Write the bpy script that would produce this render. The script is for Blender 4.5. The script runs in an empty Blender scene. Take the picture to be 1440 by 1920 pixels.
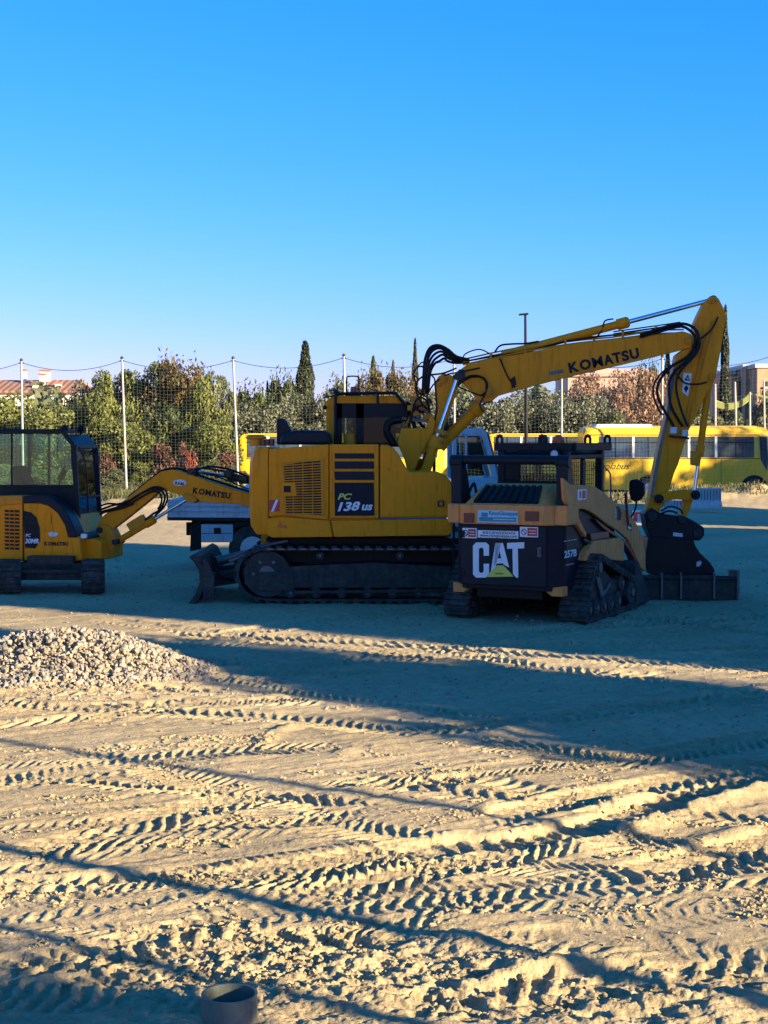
import bpy, bmesh, math, random
import numpy as np
from mathutils import Vector, Matrix
R=math.radians
# ---------------------------------------------------------------- camera, sky, sun
SC=bpy.context.scene
F=2900.0; CH=2.3; PIT=math.atan((960-827)/F)
cd=bpy.data.cameras.new("camera"); cam=bpy.data.objects.new("camera",cd); SC.collection.objects.link(cam)
cam.location=(0,0,CH); cam.rotation_euler=(math.pi/2-PIT,0,0)
cd.sensor_fit='VERTICAL'; cd.sensor_height=36; cd.sensor_width=27; cd.lens=36*F/1920
cd.clip_start=0.1; cd.clip_end=9000
SC.camera=cam
SUN_AZ=R(33)     # how far behind the camera's right hand the sun stands
SUN_EL=R(14)
SD=Vector((math.cos(SUN_AZ)*math.cos(SUN_EL),-math.sin(SUN_AZ)*math.cos(SUN_EL),math.sin(SUN_EL)))
W=bpy.data.worlds.new("World"); SC.world=W; W.use_nodes=True
wt=W.node_tree; wt.nodes.clear()
sky=wt.nodes.new('ShaderNodeTexSky'); sky.sky_type='NISHITA'; sky.sun_disc=False
sky.sun_elevation=SUN_EL; sky.sun_rotation=math.atan2(SD.x,SD.y)
sky.altitude=0; sky.air_density=1.0; sky.dust_density=0.1; sky.ozone_density=1.0
hs=wt.nodes.new('ShaderNodeHueSaturation'); hs.inputs['Saturation'].default_value=1.18
bg=wt.nodes.new('ShaderNodeBackground'); bg.inputs['Strength'].default_value=0.058
wo=wt.nodes.new('ShaderNodeOutputWorld')
tn=wt.nodes.new('ShaderNodeVectorMath'); tn.operation='MULTIPLY'; tn.inputs[1].default_value=(0.40,0.66,1.50)
wt.links.new(sky.outputs[0],hs.inputs['Color']); wt.links.new(hs.outputs[0],tn.inputs[0]); 
sp_=wt.nodes.new('ShaderNodeSeparateXYZ'); cb_=wt.nodes.new('ShaderNodeCombineXYZ'); wt.links.new(tn.outputs[0],sp_.inputs[0])
q1=wt.nodes.new('ShaderNodeMath'); q1.operation='MINIMUM'; q1.inputs[1].default_value=9.0
q2=wt.nodes.new('ShaderNodeMath'); q2.operation='DIVIDE'; q2.inputs[1].default_value=2.4
q3_=wt.nodes.new('ShaderNodeMath'); q3_.operation='POWER'; q3_.inputs[1].default_value=1.85
q4=wt.nodes.new('ShaderNodeMath'); q4.operation='MULTIPLY'; q4.inputs[1].default_value=2.4
wt.links.new(sp_.outputs[0],q1.inputs[0]); wt.links.new(q1.outputs[0],q2.inputs[0]); wt.links.new(q2.outputs[0],q3_.inputs[0]); wt.links.new(q3_.outputs[0],q4.inputs[0])
wt.links.new(q4.outputs[0],cb_.inputs[0]); 
g2_=wt.nodes.new('ShaderNodeMath'); g2_.operation='POWER'; g2_.inputs[1].default_value=0.76
g4_=wt.nodes.new('ShaderNodeMath'); g4_.operation='MULTIPLY'; g4_.inputs[1].default_value=1.14
wt.links.new(sp_.outputs[1],g2_.inputs[0]); wt.links.new(g2_.outputs[0],g4_.inputs[0]); wt.links.new(g4_.outputs[0],cb_.inputs[1]); wt.links.new(sp_.outputs[2],cb_.inputs[2]); wt.links.new(cb_.outputs[0],bg.inputs[0]); wt.links.new(bg.outputs[0],wo.inputs[0])
sl=bpy.data.lights.new("sun",'SUN'); sl.energy=5.0; sl.angle=R(0.5); sl.color=(1.0,0.80,0.50)
so=bpy.data.objects.new("sun",sl); SC.collection.objects.link(so)
so.rotation_euler=(-SD).to_track_quat('-Z','Y').to_euler()
SC.view_settings.view_transform='Standard'; SC.view_settings.look='None'; SC.view_settings.gamma=1
SC.view_settings.exposure=1.9
SC.render.resolution_x=768; SC.render.resolution_y=1024
COL=SC.collection
random.seed(7); rng=np.random.default_rng(7)

# ---------------------------------------------------------------- helpers
def ray(px,py):
    x=(px-720)/F; y=-(py-960)/F; c,s=math.cos(PIT),math.sin(PIT)
    return (x, c+s*y, -s+c*y)
def P(px,py,Y):
    d=ray(px,py); t=Y/d[1]; return (d[0]*t,Y,CH+d[2]*t)
def G(px,py,z=0.0):
    d=ray(px,py); t=(z-CH)/d[2]; return (d[0]*t,d[1]*t,z)
class Fr:
    """a machine's own frame: u forward, v left, z up"""
    def __init__(s,x,y,ang=0.0,z=0.0):
        s.x,s.y,s.z,s.a=x,y,z,ang; s.c,s.s=math.cos(ang),math.sin(ang)
    def loc(s,w):
        dx,dy=w[0]-s.x,w[1]-s.y; return (dx*s.c+dy*s.s,-dx*s.s+dy*s.c,w[2]-s.z)
    def _hit(s,px,py,k,val):
        o=s.loc((0,0,CH)); d=ray(px,py); e=(d[0]*s.c+d[1]*s.s,-d[0]*s.s+d[1]*s.c,d[2])
        t=(val-o[k])/e[k]; return tuple(o[i]+t*e[i] for i in range(3))
    def pu(s,px,py,v): return s._hit(px,py,1,v)
    def pv(s,px,py,u): return s._hit(px,py,0,u)
    def uz(s,pts,v):
        r=[s.pu(a,b,v) for a,b in pts]; return [(q[0],q[2]) for q in r]
    def vz(s,pts,u):
        r=[s.pv(a,b,u) for a,b in pts]; return [(q[1],q[2]) for q in r]
    def line(s,pts,v):
        return [s.pu(p[0],p[1],v if len(p)<3 else p[2]) for p in pts]
    def root(s,name,**k):
        o=bpy.data.objects.new(name,None); COL.objects.link(o); o.location=(s.x,s.y,s.z); o.rotation_euler=(0,0,s.a)
        tag(o,**k); return o
def tag(o,label=None,cat=None,group=None,kind=None):
    if label: o['label']=label
    if cat: o['category']=cat
    if group: o['group']=group
    if kind: o['kind']=kind
    return o
def smooth_path(pts,n=6):
    pts=[Vector(p) for p in pts]
    if len(pts)<3: return pts
    out=[]
    for i in range(len(pts)-1):
        p0=pts[max(i-1,0)];p1=pts[i];p2=pts[i+1];p3=pts[min(i+2,len(pts)-1)]
        for k in range(n):
            t=k/n
            out.append(0.5*((2*p1)+(p2-p0)*t+(2*p0-5*p1+4*p2-p3)*t*t+(3*p1-p0-3*p2+p3)*t**3))
    out.append(pts[-1]); return out
class MB:
    def __init__(s): s.v=[]; s.f=[]
    def add(s,vs,fs):
        b=len(s.v); s.v+= [tuple(p) for p in vs]; s.f+=[tuple(b+i for i in f) for f in fs]; return s
    def box(s,a0,a1,b0,b1,c0,c1):
        vs=[(x,y,z) for x in(a0,a1) for y in(b0,b1) for z in(c0,c1)]
        return s.add(vs,[(0,1,3,2),(4,6,7,5),(0,4,5,1),(2,3,7,6),(0,2,6,4),(1,5,7,3)])
    def prism(s,poly,c0,c1,ax='v',inset=None):
        n=len(poly)
        def m(p,c): return {'v':(p[0],c,p[1]),'u':(c,p[0],p[1]),'z':(p[0],p[1],c)}[ax]
        vs=[m(p,c0) for p in poly]+[m(p,c1) for p in poly]
        fs=[tuple(range(n)),tuple(range(2*n-1,n-1,-1))]+[(i,(i+1)%n,n+(i+1)%n,n+i) for i in range(n)]
        return s.add(vs,fs)
    def loft(s,polyA,polyB):
        n=len(polyA)
        fs=[tuple(range(n)),tuple(range(2*n-1,n-1,-1))]+[(i,(i+1)%n,n+(i+1)%n,n+i) for i in range(n)]
        return s.add(list(polyA)+list(polyB),fs)
    def tube(s,pts,r,n=7,sm=0):
        pts=[Vector(p) for p in pts]
        if sm: pts=smooth_path(pts,sm)
        rr=r if hasattr(r,'__len__') else [r]*len(pts)
        up=Vector((0.13,0.21,0.97)); vs=[];fs=[]; L=len(pts); prev=None
        for i,p in enumerate(pts):
            d=(pts[min(i+1,L-1)]-pts[max(i-1,0)])
            if d.length<1e-9: d=Vector((0,0,1))
            d.normalize()
            if prev is None:
                a=d.cross(up)
                if a.length<1e-3: a=d.cross(Vector((1,0,0)))
            else: a=prev-d*prev.dot(d)
            a.normalize(); prev=a; b=d.cross(a)
            for k in range(n):
                t=2*math.pi*k/n; vs.append(p+(a*math.cos(t)+b*math.sin(t))*rr[min(i,len(rr)-1)])
        for i in range(L-1):
            for k in range(n):
                fs.append((i*n+k,i*n+(k+1)%n,(i+1)*n+(k+1)%n,(i+1)*n+k))
        fs.append(tuple(range(n-1,-1,-1))); fs.append(tuple((L-1)*n+k for k in range(n)))
        return s.add(vs,fs)
    def cyl(s,p0,p1,r,n=16,r2=None): return s.tube([p0,p1],[r,r if r2 is None else r2],n)
    def beam(s,p0,p1,w,h):
        """rectangular bar; h measured in the vertical-ish direction"""
        p0,p1=Vector(p0),Vector(p1); d=(p1-p0).normalized(); up=Vector((0,0,1))
        if abs(d.dot(up))>.98: up=Vector((1,0,0))
        a=d.cross(up).normalized(); b=a.cross(d).normalized()
        vs=[q+a*x*w/2+b*y*h/2 for q in(p0,p1) for x,y in((-1,-1),(1,-1),(1,1),(-1,1))]
        return s.add(vs,[(0,1,2,3),(7,6,5,4),(0,4,5,1),(1,5,6,2),(2,6,7,3),(3,7,4,0)])
    def ball(s,c,r,n=10,sz=(1,1,1)):
        vs=[];fs=[];m=n//2+1
        for i in range(1,m):
            t=math.pi*i/m
            for k in range(n):
                q=2*math.pi*k/n; vs.append((c[0]+r*sz[0]*math.sin(t)*math.cos(q),c[1]+r*sz[1]*math.sin(t)*math.sin(q),c[2]+r*sz[2]*math.cos(t)))
        for i in range(m-2):
            for k in range(n): fs.append((i*n+k,(i+1)*n+k,(i+1)*n+(k+1)%n,i*n+(k+1)%n))
        a=len(vs); vs.append((c[0],c[1],c[2]+r*sz[2])); vs.append((c[0],c[1],c[2]-r*sz[2]))
        for k in range(n): fs.append((a,k,(k+1)%n)); fs.append((a+1,(m-2)*n+(k+1)%n,(m-2)*n+k))
        return s.add(vs,fs)
    def wheel(s,u,v0,v1,z,r,n=24,hub=None):
        """disc whose axle runs along v"""
        return s.cyl((u,v0,z),(u,v1,z),r,n)
    def build(s,name,mat,parent=None,bevel=0,seg=2,sharp=32,loc=None):
        me=bpy.data.meshes.new(name); me.from_pydata([tuple(map(float,p)) for p in s.v],[],s.f); me.validate()
        bm=bmesh.new(); bm.from_mesh(me); bmesh.ops.recalc_face_normals(bm,faces=bm.faces); bm.to_mesh(me); bm.free()
        for p in me.polygons: p.use_smooth=True
        me.set_sharp_from_angle(angle=R(sharp))
        me.materials.append(mat); o=bpy.data.objects.new(name,me); COL.objects.link(o)
        if parent: o.parent=parent
        if loc: o.location=loc
        if bevel:
            b=o.modifiers.new('bevel','BEVEL'); b.width=bevel; b.segments=seg; b.limit_method='ANGLE'; b.angle_limit=R(35); b.harden_normals=True
        return o
def parts(mb,name,mat,parent=None,bevel=0,**k):
    """every separate piece of the mesh as an object of its own"""
    n=len(mb.v); p=list(range(n))
    def f(a):
        while p[a]!=a: p[a]=p[p[a]]; a=p[a]
        return a
    for q in mb.f:
        for b in q[1:]: p[f(q[0])]=f(b)
    gr={}
    for q in mb.f: gr.setdefault(f(q[0]),[]).append(q)
    out=[]
    for fs in gr.values():
        ids=sorted({i for q in fs for i in q}); mp={i:j for j,i in enumerate(ids)}; m=MB(); m.v=[mb.v[i] for i in ids]; m.f=[tuple(mp[i] for i in q) for q in fs]
        out.append(m.build(name,mat,parent,bevel,**k))
    return out
def copy_tree(o,parent=None):
    c=o.copy(); COL.objects.link(c); c.parent=parent
    for ch in o.children: copy_tree(ch,c)
    return c
def text(s,origin,xd,yd,height,width,mat,parent,name='lettering',bold=0.0,shear=0.0,spacing=1.0,depth=0.003,fit=True):
    """lettering as a thin raised mesh; origin is its lower left corner"""
    cu=bpy.data.curves.new('t','FONT'); cu.body=s; cu.size=1; cu.offset=bold; cu.shear=shear; cu.space_character=spacing; cu.extrude=0.01; cu.resolution_u=3
    ob=bpy.data.objects.new('t',cu); COL.objects.link(ob); dg=bpy.context.evaluated_depsgraph_get(); dg.update()
    me=bpy.data.meshes.new_from_object(ob.evaluated_get(dg)); bpy.data.objects.remove(ob); bpy.data.curves.remove(cu)
    co=np.zeros(len(me.vertices)*3); me.vertices.foreach_get('co',co); co=co.reshape(-1,3)
    mn=co.min(0); mx=co.max(0); xd=np.array(xd,float); yd=np.array(yd,float); xd/=np.linalg.norm(xd); yd/=np.linalg.norm(yd); nd=np.cross(xd,yd)
    x=(co[:,0]-mn[0])/(mx[0]-mn[0])*width; y=(co[:,1]-mn[1])/(mx[1]-mn[1])*height; z=(co[:,2]-mn[2])/(mx[2]-mn[2])*depth
    w=np.array(origin)+x[:,None]*xd+y[:,None]*yd+z[:,None]*nd
    me.vertices.foreach_set('co',w.astype(np.float32).ravel()); me.update(); me.materials.clear(); me.materials.append(mat); me.name=name
    o=bpy.data.objects.new(name,me); COL.objects.link(o); o.parent=parent; return o

# ---------------------------------------------------------------- materials
def nd(t,ty,**k):
    n=t.nodes.new(ty)
    for a,b in k.items(): setattr(n,a,b)
    return n
def mat(name,col,rough=0.5,metal=0.0,var=0.12,scale=6.0,dirt=0.0,dirtcol=(0.27,0.17,0.075),bump=0.0,bscale=60.0,coat=0.0,emit=0.0,spec=0.5):
    m=bpy.data.materials.new(name); m.use_nodes=True; t=m.node_tree; b=t.nodes['Principled BSDF']
    tc=nd(t,'ShaderNodeTexCoord'); L=t.links.new
    nz=nd(t,'ShaderNodeTexNoise'); nz.inputs['Scale'].default_value=scale; nz.inputs['Detail'].default_value=6; nz.inputs['Roughness'].default_value=0.65
    L(tc.outputs['Object'],nz.inputs['Vector'])
    mr=nd(t,'ShaderNodeMapRange'); mr.inputs[1].default_value=0.3; mr.inputs[2].default_value=0.7; mr.inputs[3].default_value=1-var; mr.inputs[4].default_value=1+var
    L(nz.outputs[0],mr.inputs[0])
    mx=nd(t,'ShaderNodeVectorMath',operation='SCALE'); mx.inputs[0].default_value=col[:3]; L(mr.outputs[0],mx.inputs['Scale'])
    out=mx.outputs[0]
    if dirt>0:
        n2=nd(t,'ShaderNodeTexNoise'); n2.inputs['Scale'].default_value=scale*0.7; n2.inputs['Detail'].default_value=9; n2.inputs['Roughness'].default_value=0.75
        L(tc.outputs['Object'],n2.inputs['Vector'])
        m2=nd(t,'ShaderNodeMapRange'); m2.inputs[1].default_value=0.45; m2.inputs[2].default_value=0.72; m2.inputs[3].default_value=0.12*dirt; m2.inputs[4].default_value=dirt
        L(n2.outputs[0],m2.inputs[0])
        mm=nd(t,'ShaderNodeMix',data_type='RGBA'); L(m2.outputs[0],mm.inputs[0]); L(out,mm.inputs[6]); mm.inputs[7].default_value=(*dirtcol,1); out=mm.outputs[2]
        mp=nd(t,'ShaderNodeMapping'); mp.inputs['Scale'].default_value=(9,9,0.9); L(tc.outputs['Object'],mp.inputs[0])
        n4=nd(t,'ShaderNodeTexNoise'); n4.inputs['Scale'].default_value=1.6; n4.inputs['Detail'].default_value=7; n4.inputs['Roughness'].default_value=0.7; L(mp.outputs[0],n4.inputs['Vector'])
        m4=nd(t,'ShaderNodeMapRange'); m4.inputs[1].default_value=0.52; m4.inputs[2].default_value=0.72; m4.inputs[3].default_value=1.0; m4.inputs[4].default_value=0.62; L(n4.outputs[0],m4.inputs[0])
        v4=nd(t,'ShaderNodeVectorMath',operation='SCALE'); L(out,v4.inputs[0]); L(m4.outputs[0],v4.inputs['Scale']); out=v4.outputs[0]
        m3=nd(t,'ShaderNodeMapRange'); m3.inputs[3].default_value=rough; m3.inputs[4].default_value=0.9; L(m2.outputs[0],m3.inputs[0]); L(m3.outputs[0],b.inputs['Roughness'])
    else: b.inputs['Roughness'].default_value=rough
    L(out,b.inputs['Base Color'])
    b.inputs['Metallic'].default_value=metal; b.inputs['Coat Weight'].default_value=coat; b.inputs['Specular IOR Level'].default_value=spec
    if bump>0:
        n3=nd(t,'ShaderNodeTexNoise'); n3.inputs['Scale'].default_value=bscale; n3.inputs['Detail'].default_value=4; L(tc.outputs['Object'],n3.inputs['Vector'])
        bp=nd(t,'ShaderNodeBump'); bp.inputs['Strength'].default_value=bump; bp.inputs['Distance'].default_value=0.01; L(n3.outputs[0],bp.inputs['Height']); L(bp.outputs[0],b.inputs['Normal'])
    if emit: b.inputs['Emission Color'].default_value=(*col[:3],1); b.inputs['Emission Strength'].default_value=emit
    return m
def glass(name,tint,gloss=0.12,rough=0.03,fac=0.5):
    m=bpy.data.materials.new(name); m.use_nodes=True; t=m.node_tree; t.nodes.clear(); L=t.links.new
    tr=nd(t,'ShaderNodeBsdfTransparent'); tr.inputs[0].default_value=(*tint,1)
    gl=nd(t,'ShaderNodeBsdfGlossy'); gl.inputs['Roughness'].default_value=rough; gl.inputs[0].default_value=(0.9,0.95,1,1)
    fr=nd(t,'ShaderNodeFresnel'); fr.inputs[0].default_value=1.5
    ad=nd(t,'ShaderNodeMath',operation='ADD'); ad.inputs[1].default_value=gloss; L(fr.outputs[0],ad.inputs[0])
    mx=nd(t,'ShaderNodeMixShader'); L(ad.outputs[0],mx.inputs[0]); L(tr.outputs[0],mx.inputs[1]); L(gl.outputs[0],mx.inputs[2])
    o=nd(t,'ShaderNodeOutputMaterial'); L(mx.outputs[0],o.inputs[0]); return m
def leafmat(name,c1,c2,c3,transl=0.25):
    m=bpy.data.materials.new(name); m.use_nodes=True; t=m.node_tree; b=t.nodes['Principled BSDF']; L=t.links.new
    ge=nd(t,'ShaderNodeNewGeometry'); cr=nd(t,'ShaderNodeValToRGB'); e=cr.color_ramp.elements
    e[0].color=(*c1,1); e[1].color=(*c3,1); x=cr.color_ramp.elements.new(0.55); x.color=(*c2,1)
    tc=nd(t,'ShaderNodeTexCoord'); nz=nd(t,'ShaderNodeTexNoise'); nz.inputs['Scale'].default_value=0.55; nz.inputs['Detail'].default_value=3; L(tc.outputs['Object'],nz.inputs['Vector'])
    mr=nd(t,'ShaderNodeMapRange'); mr.inputs[1].default_value=0.35; mr.inputs[2].default_value=0.65; L(nz.outputs[0],mr.inputs[0])
    ad=nd(t,'ShaderNodeMath',operation='MULTIPLY_ADD'); ad.inputs[1].default_value=0.5; L(ge.outputs['Random Per Island'],ad.inputs[0])
    ml=nd(t,'ShaderNodeMath',operation='MULTIPLY'); ml.inputs[1].default_value=0.5; L(mr.outputs[0],ml.inputs[0]); L(ml.outputs[0],ad.inputs[2])
    L(ad.outputs[0],cr.inputs[0]); L(cr.outputs[0],b.inputs['Base Color']); b.inputs['Roughness'].default_value=0.6
    tl=nd(t,'ShaderNodeBsdfTranslucent'); L(cr.outputs[0],tl.inputs[0]); mx=nd(t,'ShaderNodeMixShader'); mx.inputs[0].default_value=transl
    o=t.nodes['Material Output']; L(b.outputs[0],mx.inputs[1]); L(tl.outputs[0],mx.inputs[2]); L(mx.outputs[0],o.inputs[0]); return m
M={}
M['kyel']=mat('digger yellow',(0.92,0.285,0.003),0.45,dirt=0.14,scale=4,spec=0.14,coat=0.02,var=0.06)
M['kyel2']=mat('worn digger yellow',(0.72,0.245,0.008),0.5,spec=0.2,dirt=0.3,scale=5,var=0.1)
M['cyel']=mat('loader yellow',(0.84,0.30,0.08),0.55,spec=0.15,dirt=0.25,scale=4,var=0.1)
M['blk']=mat('black paint',(0.010,0.011,0.012),0.42,dirt=0.10,dirtcol=(0.06,0.08,0.075),scale=4,spec=0.18)
M['navy']=mat('dark blue black paint',(0.009,0.013,0.020),0.4,dirt=0.07,dirtcol=(0.06,0.085,0.085),scale=4,spec=0.18)
M['rub']=mat('rubber',(0.022,0.024,0.025),0.7,dirt=0.6,dirtcol=(0.19,0.18,0.14),scale=9,bump=0.3,spec=0.18)
M['hose']=mat('hose rubber',(0.009,0.009,0.011),0.42,dirt=0.08,dirtcol=(0.08,0.07,0.06),spec=0.18)
M['stl']=mat('bare worn steel',(0.16,0.155,0.15),0.5,metal=0.6,dirt=0.5,dirtcol=(0.1,0.085,0.065),scale=7)
M['dst']=mat('dark dirty steel',(0.026,0.028,0.028),0.6,dirt=0.6,dirtcol=(0.13,0.12,0.085),scale=6,bump=0.2,spec=0.18)
M['chr']=mat('polished chrome rod',(0.75,0.77,0.8),0.12,metal=1.0,var=0.03)
M['glass']=glass('cab glass',(0.80,0.94,0.92),0.01)
M['dglass']=glass('dark cab glass',(0.28,0.32,0.32),-0.02)
M['bglass']=mat('bus window glass',(0.035,0.05,0.055),0.06,var=0.25,scale=1.5,spec=0.8)
M['wht']=mat('white lettering',(0.72,0.74,0.76),0.5,var=0.04)
M['lgrey']=mat('light grey aluminium',(0.58,0.63,0.65),0.45,metal=0.1,dirt=0.2,scale=3)
M['red']=mat('red plastic',(0.5,0.035,0.03),0.4,var=0.08)
M['dred']=mat('dark red lens',(0.16,0.025,0.018),0.3,var=0.08)
M['amb']=mat('orange beacon plastic',(0.62,0.09,0.01),0.25,var=0.05)
M['seat']=mat('seat fabric',(0.03,0.035,0.035),0.9)
M['kblk']=mat('logo blue black',(0.006,0.009,0.018),0.45,var=0.05,spec=0.18)
M['stick']=mat('sticker yellow green',(0.62,0.6,0.1),0.5,var=0.05)
M['sky_sticker']=mat('pale blue printed plate',(0.35,0.58,0.66),0.5,var=0.06)
M['teal']=mat('blue green print',(0.03,0.22,0.32),0.5,var=0.06)
M['busy']=mat('bus yellow paint',(0.84,0.50,0.01),0.35,dirt=0.16,scale=1.2,coat=0.2,var=0.04)
M['truck']=mat('pale blue truck paint',(0.33,0.55,0.62),0.35,dirt=0.12,scale=2,coat=0.2,var=0.05)
M['conc']=mat('concrete',(0.5,0.48,0.45),0.85,dirt=0.3,scale=3,bump=0.3)
M['pole']=mat('galvanised pole',(0.32,0.31,0.285),0.6,metal=0.1,dirt=0.2)
M['wood']=mat('bark',(0.09,0.065,0.045),0.9,bump=0.5,bscale=25)
M['net']=mat('net cord',(0.16,0.17,0.15),0.8)
# ---------------------------------------------------------------- ground
def sandmat():
    m=bpy.data.materials.new('sandy earth'); m.use_nodes=True; t=m.node_tree; b=t.nodes['Principled BSDF']; L=t.links.new
    ge=nd(t,'ShaderNodeNewGeometry')
    def noise(sc,det=5,ro=0.6,strch=None):
        n=nd(t,'ShaderNodeTexNoise'); n.inputs['Scale'].default_value=sc; n.inputs['Detail'].default_value=det; n.inputs['Roughness'].default_value=ro
        L(ge.outputs['Position'],n.inputs['Vector']); return n
    n1=noise(0.35,6,0.62); n2=noise(9,8,0.75); n3=noise(75,3,0.6)
    cr=nd(t,'ShaderNodeValToRGB'); e=cr.color_ramp.elements; e[0].position=0.3; e[0].color=(0.38,0.30,0.172,1); e[1].position=0.7; e[1].color=(0.57,0.455,0.265,1)
    L(n1.outputs[0],cr.inputs[0])
    mr=nd(t,'ShaderNodeMapRange'); mr.inputs[1].default_value=0.3; mr.inputs[2].default_value=0.7; mr.inputs[3].default_value=0.68; mr.inputs[4].default_value=1.18; L(n2.outputs[0],mr.inputs[0])
    vm=nd(t,'ShaderNodeVectorMath',operation='SCALE'); L(cr.outputs[0],vm.inputs[0]); L(mr.outputs[0],vm.inputs['Scale'])
    L(vm.outputs[0],b.inputs['Base Color']); b.inputs['Roughness'].default_value=0.95; b.inputs['Specular IOR Level'].default_value=0.15
    b1=nd(t,'ShaderNodeBump'); b1.inputs['Strength'].default_value=0.8; b1.inputs['Distance'].default_value=0.012; L(n3.outputs[0],b1.inputs['Height'])
    n4=noise(34,6,0.75); b2=nd(t,'ShaderNodeBump'); b2.inputs['Strength'].default_value=0.75; b2.inputs['Distance'].default_value=0.03; L(n4.outputs[0],b2.inputs['Height']); L(b1.outputs[0],b2.inputs['Normal'])
    L(b2.outputs[0],b.inputs['Normal']); return m
M['sand']=sandmat()
def vnoise(x,y,seed=0):
    xi=np.floor(x).astype(np.int64); yi=np.floor(y).astype(np.int64); fx=x-xi; fy=y-yi
    fx=fx*fx*(3-2*fx); fy=fy*fy*(3-2*fy)
    def h(a,b):
        n=(a*374761393+b*668265263+seed*1442695041)&0xffffffff; n=((n^(n>>13))*1274126177)&0xffffffff; n=n^(n>>16)
        return (n&0xffff)/65535.0*2-1
    return (h(xi,yi)*(1-fx)+h(xi+1,yi)*fx)*(1-fy)+(h(xi,yi+1)*(1-fx)+h(xi+1,yi+1)*fx)*fy
def fbm(x,y,o=4,seed=0,g=0.5):
    r=0;a=1;s=0
    for i in range(o): r=r+a*vnoise(x*2**i+17*i,y*2**i-9*i,seed+i); s+=a; a*=g
    return r/s
def sstep(a,b,x):
    t=np.clip((x-a)/(b-a),0,1); return t*t*(3-2*t)
def gp(l): return [G(*p)[:2] for p in l]
# tyre and crawler prints: centre line in the lot, width, lug pitch, lug height, chevron slant, rut depth, berm height
TR=[
 (gp([(-200,1300),(120,1330),(500,1345),(800,1368),(1150,1330),(1600,1300)]),0.42,0.10,0.016,0.5,0.01,0.015),
 (gp([(300,1190),(500,1198),(700,1210),(900,1222),(1150,1238),(1500,1262)]),0.5,0.14,0.030,0.9,0.015,0.03),
 (gp([(560,1185),(800,1205),(1000,1212),(1200,1218),(1500,1215)]),0.45,0.14,0.030,-0.9,0.015,0.03),
 (gp([(780,1215),(900,1235),(1100,1262),(1300,1290),(1500,1305)]),0.4,0.12,0.022,0.9,0.01,0.035),
 (gp([(1100,1150),(1250,1165),(1440,1190),(1600,1200)]),0.4,0.14,0.026,0.8,0.02,0.03),
 (gp([(380,1270),(560,1300),(760,1325),(900,1345)]),0.35,0.10,0.02,0.7,0.01,0.02),
 (gp([(-100,1440),(150,1420),(330,1450),(560,1530),(760,1570),(1000,1600)]),0.45,0.085,0.012,0.6,0.004,0.0),
 (gp([(-50,1480),(200,1435),(420,1410),(650,1400)]),0.4,0.085,0.014,-0.5,0.004,0.01),
 (gp([(860,1395),(980,1400),(1150,1425),(1330,1400),(1500,1370)]),0.5,0.10,0.020,0.9,0.006,0.02),
 (gp([(640,1450),(760,1475),(900,1460),(1060,1500)]),0.3,0.12,0.03,0.2,0.012,0.015),
 (gp([(100,1560),(230,1545),(400,1508),(520,1498),(650,1515)]),0.42,0.12,0.038,0.8,0.012,0.012),
 (gp([(250,1560),(380,1545),(560,1540),(700,1520)]),0.22,0.10,0.025,-0.6,0.012,0.012),
 (gp([(340,1655),(480,1640),(620,1618),(760,1600),(900,1612)]),0.42,0.12,0.040,0.9,0.02,0.03),
 (gp([(560,1680),(720,1650),(900,1615),(1050,1590)]),0.30,0.11,0.030,0.8,0.015,0.03),
 (gp([(740,1600),(860,1583),(1000,1573),(1120,1545),(1260,1500),(1460,1452),(1600,1430)]),0.36,0.13,0.055,0.15,0.035,0.055),
 (gp([(900,1540),(1050,1502),(1180,1480),(1300,1462),(1480,1440)]),0.34,0.12,0.045,0.9,0.025,0.03),
 (gp([(1100,1500),(1250,1462),(1440,1430),(1600,1410)]),0.3,0.12,0.035,0.8,0.015,0.02),
 (gp([(1200,1640),(1300,1612),(1400,1588),(1520,1560)]),0.46,0.13,0.055,0.9,0.035,0.04),
 (gp([(-60,1655),(60,1650),(170,1648),(300,1640)]),0.13,0.10,0.045,0.0,0.02,0.02),
 (gp([(-50,1720),(200,1690),(420,1650),(600,1600)]),0.30,0.09,0.010,0.4,0.004,0.01),
 (gp([(380,1740),(600,1700),(820,1670),(1000,1655)]),0.35,0.09,0.012,0.5,0.004,0.01),
 (gp([(940,1768),(1080,1758),(1200,1768),(1330,1800),(1500,1830)]),0.40,0.16,0.060,0.9,0.03,0.04),
 (gp([(300,1800),(430,1770),(600,1762),(760,1780)]),0.34,0.17,0.05,0.8,0.02,0.03),
 (gp([(900,1890),(1100,1840),(1300,1830),(1500,1800)]),0.40,0.16,0.055,-0.8,0.02,0.04),
 (gp([(700,1900),(820,1880),(960,1900)]),0.3,0.15,0.05,0.6,0.02,0.03),
 (gp([(-50,1820),(150,1790),(300,1750),(480,1720)]),0.34,0.14,0.025,0.6,0.012,0.02),
]
_r=random.Random(21)
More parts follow.
